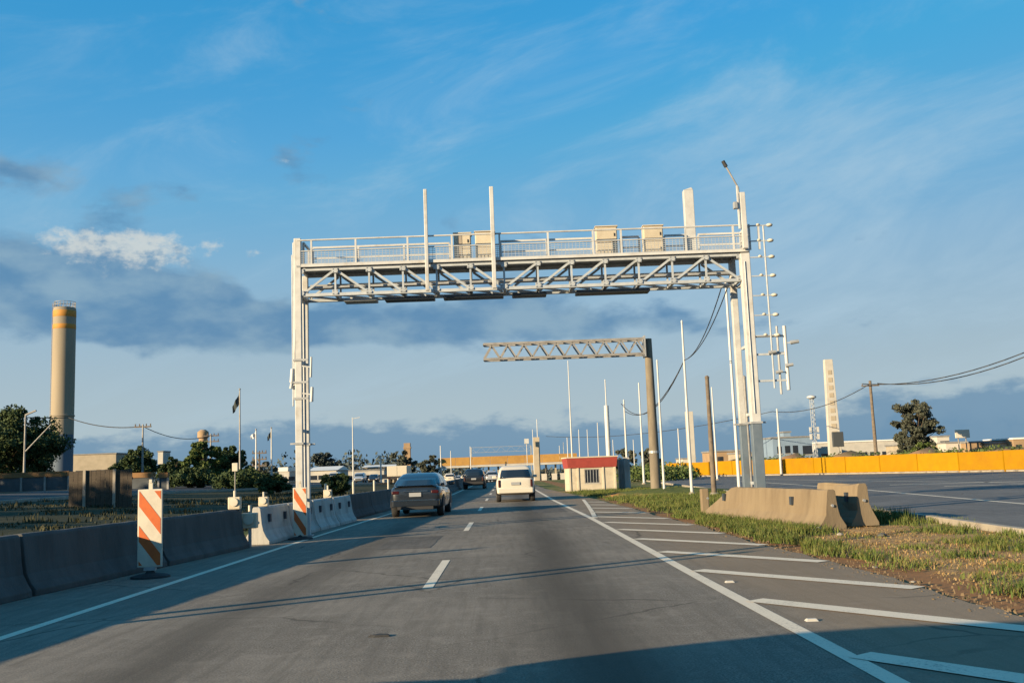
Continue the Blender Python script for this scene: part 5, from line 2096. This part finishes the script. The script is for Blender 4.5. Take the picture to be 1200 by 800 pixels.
b.build('cab', 'paint_white', TK, bevel=0.03)
for y in (1.2, 5.9):
    for s in (-1, 1):
        b = MB()
        b.tube((s * wk * 0.75 - 0.12, y, 0.45), (s * wk * 0.75 + 0.12, y, 0.45), 0.45, n=16)
        b.build('wheel', 'rubber', TK)
for s in (-1, 1):
    b = MB()
    b.box(s * wk * .8 - .12, s * wk * .8 + .12, -0.07, -0.052, 0.62, 0.76)
    b.build('tail_light', 'tail_red', TK)

# ------------------------------------------------------------------ vegetation
RNG = np.random.default_rng(11)


def leaf_mesh(name, cent, rad, n_per, size, m, flat=0.0, seed=0, droop=0.0):
    """Leaf-sized quads scattered through clumps: cent (N,3), rad (N,) or (N,3)."""
    r = np.random.default_rng(seed)
    P = []
    for c, q_ in zip(cent, rad):
        u = r.normal(size=(n_per, 3))
        u /= np.linalg.norm(u, axis=1)[:, None] + 1e-9
        u *= (r.random((n_per, 1)) ** 0.45)
        P.append(np.asarray(c) + u * np.asarray(q_))
    P = np.concatenate(P)
    n = len(P)
    a = r.normal(size=(n, 3))
    a[:, 2] *= (1 - flat)
    a /= np.linalg.norm(a, axis=1)[:, None]
    c = np.cross(a, r.normal(size=(n, 3)))
    c /= np.linalg.norm(c, axis=1)[:, None]
    s = size * (0.6 + 0.8 * r.random((n, 1)))
    V = np.empty((n, 4, 3))
    V[:, 0] = P - a * s * 0.5
    V[:, 1] = P + c * s * 0.28
    V[:, 2] = P + a * s * 0.5
    V[:, 3] = P - c * s * 0.28
    V[:, 2, 2] -= droop * s[:, 0]
    me = bpy.data.meshes.new(name)
    me.vertices.add(n * 4)
    me.loops.add(n * 4)
    me.polygons.add(n)
    me.vertices.foreach_set('co', V.astype(np.float32).ravel())
    me.loops.foreach_set('vertex_index', np.arange(n * 4, dtype=np.int32))
    me.polygons.foreach_set('loop_start', np.arange(0, n * 4, 4, dtype=np.int32))
    me.polygons.foreach_set('loop_total', np.full(n, 4, dtype=np.int32))
    me.materials.append(MATS[m])
    me.update()
    return me


def tree(label, x0, x1, ytop, Y, kind='round', m='leaf_dark', seed=0, base_py=None, nc=46, per=150, leaf=0.34, name='leafy_tree', group=None, trunk_frac=0.25, loc=None, hgt=None, wid=None):
    r = np.random.default_rng(seed)
    if loc is None:
        pa, pb_ = at(x0, ytop, Y), at(x1, ytop, Y)
        cx = (pa.x + pb_.x) / 2
        wid = pb_.x - pa.x
        z0 = gz(cx, Y)
        hgt = at((x0 + x1) / 2, ytop, Y).z - z0
        loc = (cx, Y, z0)
    t = thing(name, label, 'tree', loc, 0, group)
    b = MB()
    tr = max(0.10, hgt * 0.028)
    lean = r.uniform(-0.05, 0.05)
    mid = (lean * hgt, 0, hgt * 0.45)
    b.tube((0, 0, -0.1), mid, tr, tr * 0.7, 9)
    topv = (lean * hgt * 1.6, 0.1, hgt * 0.85)
    b.tube(mid, topv, tr * 0.7, tr * 0.2, 8)
    cents, rads = [], []
    for i in range(nc):
        if kind == 'round':
            u = r.normal(size=3)
            u /= np.linalg.norm(u)
            k = r.random() ** 0.33 * r.choice([0.85, 1.0, 1.08, 1.2])
            zc = hgt * (trunk_frac + (1 - trunk_frac) * (0.48 + 0.42 * u[2] * k))
            rr = wid * 0.5 * 0.86
            px, py_ = u[0] * k * rr, u[1] * k * rr
            q_ = wid * r.uniform(0.045, 0.125)
        elif kind == 'cone':
            f = r.random() ** 0.8
            zc = hgt * (trunk_frac + (0.97 - trunk_frac) * f)
            rr = wid * 0.5 * (1.02 - f) ** 0.6 * (0.75 + 0.35 * math.sin(f * 17))
            an = r.random() * 6.283
            k = r.random() ** 0.5
            px, py_ = rr * k * math.cos(an), rr * k * math.sin(an)
            q_ = wid * r.uniform(0.07, 0.13)
        else:  # flat tiers
            f = r.integers(0, 5) / 4
            zc = hgt * (trunk_frac + (0.95 - trunk_frac) * f) + r.normal() * 0.03 * hgt
            an = r.random() * 6.283
            k = r.random() ** 0.5
            rr = wid * 0.5 * (1.0 - 0.4 * f)
            px, py_ = rr * k * math.cos(an), rr * k * math.sin(an)
            q_ = wid * r.uniform(0.08, 0.15)
        cents.append((px, py_, zc))
        rads.append((q_, q_, q_ * 0.75))
        if i % 3 == 0:
            z_s = hgt * r.uniform(0.25, 0.55)
            b.tube((lean * z_s, 0, min(z_s, zc)), (px * 0.9, py_ * 0.9, zc), tr * 0.32, tr * 0.08, 5)
    b.build('trunk', 'bark', t)
    o = bpy.data.objects.new('crown', leaf_mesh('crown', cents, rads, per, leaf, m, seed=seed + 100))
    COL.objects.link(o)
    o.parent = t
    return t


tree('big dark green tree at the left edge in front of the round tower', -45, 74, 474, 92, 'round', 'leaf_dark', 3, nc=170, per=230, leaf=0.27, trunk_frac=0.0)
tree('dark rounded tree left of the utility pole with cross arm', 133, 190, 523, 125, 'round', 'leaf_dark', 4, nc=90, per=200, leaf=0.28, trunk_frac=0.05)
tree('dark low tree between the rounded tree and the leafy one', 186, 226, 534, 120, 'round', 'leaf_dark', 21, nc=60, per=180, leaf=0.28, trunk_frac=0.0)
tree('leafy green tree with ragged top left of the tall flag pole', 214, 264, 513, 95, 'round', 'leaf_mid', 5, nc=80, per=170, leaf=0.26, trunk_frac=0.0)
tree('ragged darker tree directly behind the tall flag pole', 248, 292, 521, 105, 'round', 'leaf_dark', 6, nc=80, per=180, leaf=0.28, trunk_frac=0.05)
tree('low dark hedge mass between the board fence and the leafy tree', 190, 252, 548, 88, 'round', 'leaf_dark', 22, nc=90, per=130, leaf=0.22, trunk_frac=0.0, name='hedge')
tree('low dark hedge mass in front of the flag poles', 246, 318, 550, 84, 'round', 'leaf_dark', 23, nc=100, per=130, leaf=0.22, trunk_frac=0.0, name='hedge')
tree('low spreading tree right of the flag poles', 283, 322, 536, 120, 'round', 'leaf_grey', 7, nc=36, per=120, leaf=0.34, trunk_frac=0.0)
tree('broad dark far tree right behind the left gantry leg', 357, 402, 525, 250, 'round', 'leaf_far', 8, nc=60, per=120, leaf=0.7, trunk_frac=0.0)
tree('dark bush close behind the barrier left of the gantry leg', 296, 340, 555, 70, 'round', 'leaf_dark', 12, nc=90, per=130, leaf=0.17, trunk_frac=0.0, name='bush')
tree('dark bush close behind the barrier right of the gantry leg', 374, 414, 553, 68, 'round', 'leaf_dark', 13, nc=90, per=130, leaf=0.17, trunk_frac=0.0, name='bush')
tree('dark tree by the orange chimney stack above the white truck', 456, 488, 526, 230, 'round', 'leaf_grey', 9, nc=46, per=110, leaf=0.6, trunk_frac=0.1)
tree('rounded dark tree left of the yellow toll canopy', 488, 516, 531, 225, 'round', 'leaf_grey', 10, nc=40, per=110, leaf=0.6, trunk_frac=0.1)
tree('large dark tree standing alone over the houses at right', 1043, 1096, 461, 140, 'round', 'leaf_grey', 14, nc=130, per=170, leaf=0.34, trunk_frac=0.08)
tree('green bush beneath the large dark tree at right', 1063, 1098, 513, 138, 'round', 'leaf_mid', 15, nc=30, per=110, leaf=0.35, trunk_frac=0.0, name='bush')
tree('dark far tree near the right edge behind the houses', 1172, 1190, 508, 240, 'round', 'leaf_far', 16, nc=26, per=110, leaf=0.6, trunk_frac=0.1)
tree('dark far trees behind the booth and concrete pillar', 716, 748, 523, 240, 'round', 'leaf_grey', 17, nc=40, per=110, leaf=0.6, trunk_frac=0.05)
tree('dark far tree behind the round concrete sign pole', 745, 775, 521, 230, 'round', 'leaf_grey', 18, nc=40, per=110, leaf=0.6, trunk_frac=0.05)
# unseen trees added off to the left to shade the left verge
shade = tree('tall unseen tree row added to shade the left verge from beyond the left edge', 0, 0, 0, 0, 'round', 'leaf_dark', 31, nc=60, per=120, leaf=0.5, loc=(-46, 22, 1.2), hgt=12.5, wid=11.5, trunk_frac=0.0, group='added trees off the left edge')
for i, (x, y) in enumerate(((-51, 31), (-56, 40), (-61, 50), (-67, 60), (-43, 13))):
    dup(shade, (x, y, 1.2), i * 1.3, scale=(1, 1, 1 + 0.08 * (i % 3)) if i < 4 else (0.8, 0.8, 0.66))

# green belts far off, one mass
cents, rads = [], []
r = np.random.default_rng(5)
for i in range(300):
    px = r.uniform(-60, 1260)
    if 935 < px < 1060 and r.random() < .5:
        continue
    Y = r.uniform(300, 420)
    p = at(px, 550, Y)
    hh = r.uniform(4, 9.5) if 230 < px < 480 else (r.uniform(3, 6.5) if px < 560 else r.uniform(1.2, 3.4))
    z0 = gz(p.x, Y)
    cents.append((p.x, Y, z0 + hh * 0.6))
    rads.append((r.uniform(4, 9), 4, hh * 0.75))
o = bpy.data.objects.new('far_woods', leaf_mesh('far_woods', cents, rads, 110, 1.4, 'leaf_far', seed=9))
COL.objects.link(o)
o['kind'] = 'stuff'
o['label'] = 'belt of far-off dark trees along the horizon'
# shrubs on the green verge right of the booth and behind the barrier
cents, rads = [], []
for i in range(70):
    px = r.uniform(738, 805)
    Y = r.uniform(84, 115)
    p = at(px, 555, Y)
    cents.append((p.x, Y, 0.5))
    rads.append((1.6, 1.2, r.uniform(0.5, 1.3)))
for i in range(60):
    t_ = r.random()
    p = Vector((48, 70)).lerp(Vector((26, 116)), t_)
    cents.append((p.x + 2.5 + r.uniform(-1, 4), p.y + 2, 1.3))
    rads.append((1.3, 1.0, r.uniform(0.3, 0.8)))
o = bpy.data.objects.new('scrub', leaf_mesh('scrub', cents, rads, 130, 0.26, 'leaf_mid', seed=19))
COL.objects.link(o)
o['kind'] = 'stuff'
o['label'] = 'rough green scrub behind the right verge and the yellow barrier'


def grass(name, label, pts, h, m, seed, w=0.011, spread=0.5):
    """Blades as tapered bent strips; pts (N,3) roots, h (N,) heights."""
    r = np.random.default_rng(seed)
    n = len(pts)
    an = r.random(n) * 6.283
    d = np.stack([np.cos(an), np.sin(an), np.zeros(n)], 1)
    s = np.stack([-np.sin(an), np.cos(an), np.zeros(n)], 1)
    lean = (r.random(n) * spread)[:, None]
    ww = (w * (0.7 + 0.8 * r.random(n)))[:, None]
    hh = h[:, None]
    up = np.array([[0, 0, 1.0]])
    mid = pts + up * hh * 0.55 + d * lean * hh * 0.35
    tip = pts + up * hh + d * lean * hh * 1.1
    V = np.stack([pts - s * ww, pts + s * ww, mid + s * ww * 0.8, mid - s * ww * 0.8, tip], 1)
    me = bpy.data.meshes.new(name)
    me.vertices.add(n * 5)
    me.loops.add(n * 7)
    me.polygons.add(n * 2)
    me.vertices.foreach_set('co', V.astype(np.float32).ravel())
    base_ = (np.arange(n) * 5)[:, None]
    li = np.concatenate([base_ + np.array([[0, 1, 2, 3]]), base_ + np.array([[3, 2, 4]])], 1)
    me.loops.foreach_set('vertex_index', li.astype(np.int32).ravel())
    st_ = np.stack([np.arange(n) * 7, np.arange(n) * 7 + 4], 1).astype(np.int32).ravel()
    me.polygons.foreach_set('loop_start', st_)
    me.polygons.foreach_set('loop_total', np.tile([4, 3], n).astype(np.int32))
    me.materials.append(MATS[m])
    me.update()
    o = bpy.data.objects.new(name, me)
    COL.objects.link(o)
    o['kind'] = 'stuff'
    o['label'] = label
    return o


def tufts(n_tuft, per, xf, y0, y1, rad, hmin, hmax, seed, pw=1.0):
    r = np.random.default_rng(seed)
    P, Hh = [], []
    for i in range(n_tuft):
        y = y0 + (y1 - y0) * r.random() ** pw
        a_, c_ = xf(y)
        x = a_ + (c_ - a_) * r.random()
        q_ = rad * (0.5 + r.random())
        k = r.normal(size=(per, 2)) * q_ * 0.5
        hh = r.uniform(hmin, hmax)
        px, py_ = x + k[:, 0], y + k[:, 1]
        keep = (px > a_ - 0.1) & (px < c_ + 0.15)
        px, py_ = px[keep], py_[keep]
        P.append(np.stack([px, py_, np.array([gz(u, v) for u, v in zip(px, py_)]) - 0.03], 1))
        Hh.append(hh * (0.5 + 0.7 * r.random(len(px))))
    return np.concatenate(P), np.concatenate(Hh)


er = lambda y: lerp_path(EDGE_R, y)


def gp(px, py):
    d = ray(px, py)
    return Vector((0, 0, H)) + d * (-H / d.z)


def patches(lst, seed):
    """Clumps of blades round ground points: (px, py, radius m, number, height)."""
    r = np.random.default_rng(seed)
    P, Hh = [], []
    for px, py, rad, n, h in lst:
        c = gp(px, py)
        k = r.normal(size=(n, 2)) * rad * 0.5
        x, y = c.x + k[:, 0], c.y + k[:, 1] * 1.3
        f = np.sin(x * 5.1 + seed) * np.sin(y * 4.3 + 1.7 * seed) + 0.5 * np.sin(x * 11.7) * np.sin(y * 9.1)
        ok = (x > np.array([er(v) for v in y]) + 0.35 + 0.25 * np.sin(y * 2.3)) & (f > r.uniform(-0.9, 0.5, n))
        x, y = x[ok], y[ok]
        q_ = np.exp(-((x - c.x) ** 2 + (y - c.y) ** 2) / (rad * rad))
        P.append(np.stack([x, y, np.full(len(x), -0.03)], 1))
        Hh.append(h * (0.35 + 0.8 * r.random(len(x))) * (0.45 + 0.65 * q_))
    return np.concatenate(P), np.concatenate(Hh)


# green mass round the barrier and along the far verge
pts, hh = tufts(1500, 46, lambda y: (er(y) + 0.25 + 0.4 * abs(math.sin(y * 0.8)), 6.4 if y < 28 else 10.5), 19.5, 62, 0.42, 0.05, 0.20, 41, 1.25)
grass('verge_grass', 'green grass along the verge round the tan barrier', pts, hh, 'grass_green', 42, w=0.008, spread=1.0)
near_p = [(820, 614, .9, 1800, .18), (845, 620, .9, 2400, .19), (880, 629, .8, 2600, .20), (915, 636, .7, 2400, .20), (950, 640, .6, 1900, .18), (985, 648, .6, 1100, .16), (1020, 655, .6, 700, .13), (1060, 661, .5, 350, .12),
          (1060, 612, .7, 900, .18), (1100, 622, .7, 900, .16), (1150, 634, .6, 1100, .17), (1195, 642, .6, 1200, .18), (1130, 650, .5, 500, .12), (1190, 690, .4, 800, .16), (1165, 676, .35, 300, .12),
          (1010, 628, .4, 300, .10), (1075, 640, .5, 400, .09), (1100, 610, .6, 600, .15), (1200, 665, .4, 500, .13), (905, 652, .35, 160, .10), (960, 662, .3, 120, .08), (1110, 700, .3, 140, .08), (930, 622, .5, 600, .16), (860, 612, .6, 700, .2)]
pts, hh = patches(near_p, 3)
grass('median_grass', 'green grass patches on the bare median', pts, hh, 'grass_green', 44, w=0.006, spread=1.1)
pts, hh = tufts(260, 34, lambda y: (er(y) + 0.6, 8.95), 8.5, 21.5, 0.34, 0.015, 0.06, 45)
grass('dry_grass', 'dry straw coloured grass on the median', pts, hh, 'grass_dry', 46, w=0.006, spread=2.4)
pts, hh = tufts(110, 40, lambda y: (8.3, 9.0), 12, 40, 0.22, 0.06, 0.18, 47)
grass('kerb_grass', 'green grass leaning over the median kerb', pts, hh, 'grass_green', 48, w=0.007, spread=0.9)
pts, hh = tufts(60, 60, lambda y: (7.9, 9.0), 21.5, 25, 0.3, 0.12, 0.32, 57)
grass('kerb_grass', 'taller green grass right of the short tan barrier', pts, hh, 'grass_green', 58, w=0.009)
# clods and gravel spilt along the paved edge
r = np.random.default_rng(77)
b = MB()
for i in range(1500):
    y = 7.5 + 17 * r.random() ** 1.2
    x = er(y) + (r.normal() * 0.16 + 0.05 if i % 2 else r.uniform(0.2, 4.2))
    s_ = r.uniform(0.005, 0.014) * (1 if i % 9 else 1.9)
    c_ = [(x + s_ * math.cos(a_ * 1.257) * r.uniform(.7, 1.3), y + s_ * math.sin(a_ * 1.257) * r.uniform(.7, 1.3)) for a_ in range(5)]
    b.add([(u, v, -0.016 if x > er(y) else 0.0) for u, v in c_] + [(x + (u - x) * .6, y + (v - y) * .6, s_ * r.uniform(.3, .8)) for u, v in c_], [(j, (j + 1) % 5, 5 + (j + 1) % 5, 5 + j) for j in range(5)] + [(5, 6, 7, 8, 9)])
o = b.build('gravel', 'clod')
o['kind'] = 'stuff'
o['label'] = 'loose earth clods and gravel along the paved edge'
pts, hh = tufts(700, 26, lambda y: (-24 if y < 55 else -16, lerp_path(BARR_L, y) - 0.5), 12, 75, 0.5, 0.06, 0.22, 49)
grass('left_grass', 'rough grass with shade in its colour behind the left barrier', pts, hh, 'grass_left_shaded', 50, w=0.02)
# earth mound and stones at the pole
b = MB()
n = 20
rings = []
for k, (rr, zz) in enumerate(((2.6, -0.03), (1.9, 0.12), (1.1, 0.22), (0.4, 0.27))):
    rings.append([(so.x + 0.6 + rr * 1.4 * math.cos(2 * math.pi * i / n) * (1 + 0.12 * math.sin(i * 3.1 + k)), Y2 - 0.6 + rr * math.sin(2 * math.pi * i / n) * (1 + .1 * math.cos(i * 2.3)), zz + 0.03 * math.sin(i * 1.9)) for i in range(n)])
b.loft(rings)
struct(b.build('earth_mound', 'ground', smooth=True))


def stone(label, px, py, s, m='kerb_concrete', seed=1):
    r = np.random.default_rng(seed)
    d = ray(px, py)
    k = -H / d.z
    p = Vector((0, 0, H)) + d * k
    b = MB()
    rings = []
    jit = r.uniform(-.32, .32, 8)
    tx, ty = r.uniform(-.3, .3, 2)
    for rr, zz in ((0.8, -0.1), (1.0, 0.1), (0.85, 0.38), (0.4, 0.55)):
        rings.append([(rr * s * math.cos(i * 0.785) * (1 + jit[i]) + tx * zz * s, rr * s * 0.75 * math.sin(i * 0.785) * (1 + jit[i] + r.uniform(-.1, .1)) + ty * zz * s, zz * s * (1 + r.uniform(-.25, .25))) for i in range(8)])
    b.loft(rings)
    o = b.build('stone', m, bevel=s * 0.1)
    o.location = (p.x, p.y, -0.01)
    return tag(o, label, 'stone', 'stones on the median')


stone('pale stone in the grass below the short tan barrier', 985, 626, 0.075, 'kerb_concrete', 2)
stone('grey stone half sunk in the bare earth before the tan barrier', 958, 622, 0.16, 'kerb_concrete', 3)
stone('small dark stone on the dry median grass', 1033, 627, 0.09, 'old_concrete', 4)
stone('pale rubble lump at the edge of the paved shoulder', 1025, 664, 0.04, 'kerb_concrete', 5)
stone('light pebble beside the shoulder edge', 1070, 681, 0.035, 'kerb_concrete', 6)


def stud(label, px, py):
    d = ray(px, py)
    p = Vector((0, 0, H)) + d * (-H / d.z)
    t = thing('road_stud', label, 'road stud', (p.x, p.y, 0.0), 0, 'raised road studs by the edge line')
    b = MB()
    b.loft([[(-0.075, -0.05, 0.0), (0.075, -0.05, 0.0), (0.075, 0.05, 0.0), (-0.075, 0.05, 0.0)], [(-0.055, -0.02, 0.028), (0.055, -0.02, 0.028), (0.055, 0.02, 0.028), (-0.055, 0.02, 0.028)]])
    b.build('body', 'stud_white', t, bevel=0.004)
    b = MB()
    b.add([(-0.05, -0.0445, 0.006), (0.05, -0.0445, 0.006), (0.045, -0.027, 0.024), (-0.045, -0.027, 0.024)], [(0, 1, 2, 3)])
    b.build('reflector', 'sign_white', t)
    t.scale = (0.75, 0.9, 0.8)
    return t


stud('white road stud nearest the camera on the striped shoulder', 951, 727)
stud('white road stud on the striped shoulder, farther from the camera', 855, 682)
# flattened litter on the road
d = ray(447, 745)
p = Vector((0, 0, H)) + d * (-H / d.z)
b = MB((p.x, p.y, 0))
r = random.Random(3)
ring = [(p.x + 0.11 * math.cos(i * 0.7) * r.uniform(.6, 1.2), p.y + 0.07 * math.sin(i * .7) * r.uniform(.6, 1.2)) for i in range(9)]
b.loft([[(x, y, 0.001) for x, y in ring], [(p.x + (x - p.x) * .8, p.y + (y - p.y) * .8, 0.018) for x, y in ring]])
tag(b.build('litter', 'rubber'), 'flattened dark scrap lying on the near road surface', 'litter')

# lamp posts off the left edge whose thin shadows lie across the road
for (x, y, h_, r_, lb) in ((-7.75, 8.75, 4.6, 0.085, 'taller post behind the barrier casting a long thin shadow on the road'), (-7.9, 8.15, 3.2, 0.07, 'shorter post behind the barrier casting the second thin shadow')):
    t = thing('verge_pole', lb, 'pole', (x, y, gz(x, y)))
    b = MB()
    b.tube((0, 0, -0.05), (0, 0, h_), r_, r_ * 0.9, 10)
    b.build('shaft', 'grey_pole', t, smooth='auto')
    b = MB()
    b.lathe([(r_ * 1.2, 0), (r_ * 1.2, 0.05), (r_ * .5, 0.1)], (0, 0, h_), 10)
    b.build('cap', 'grey_pole', t)
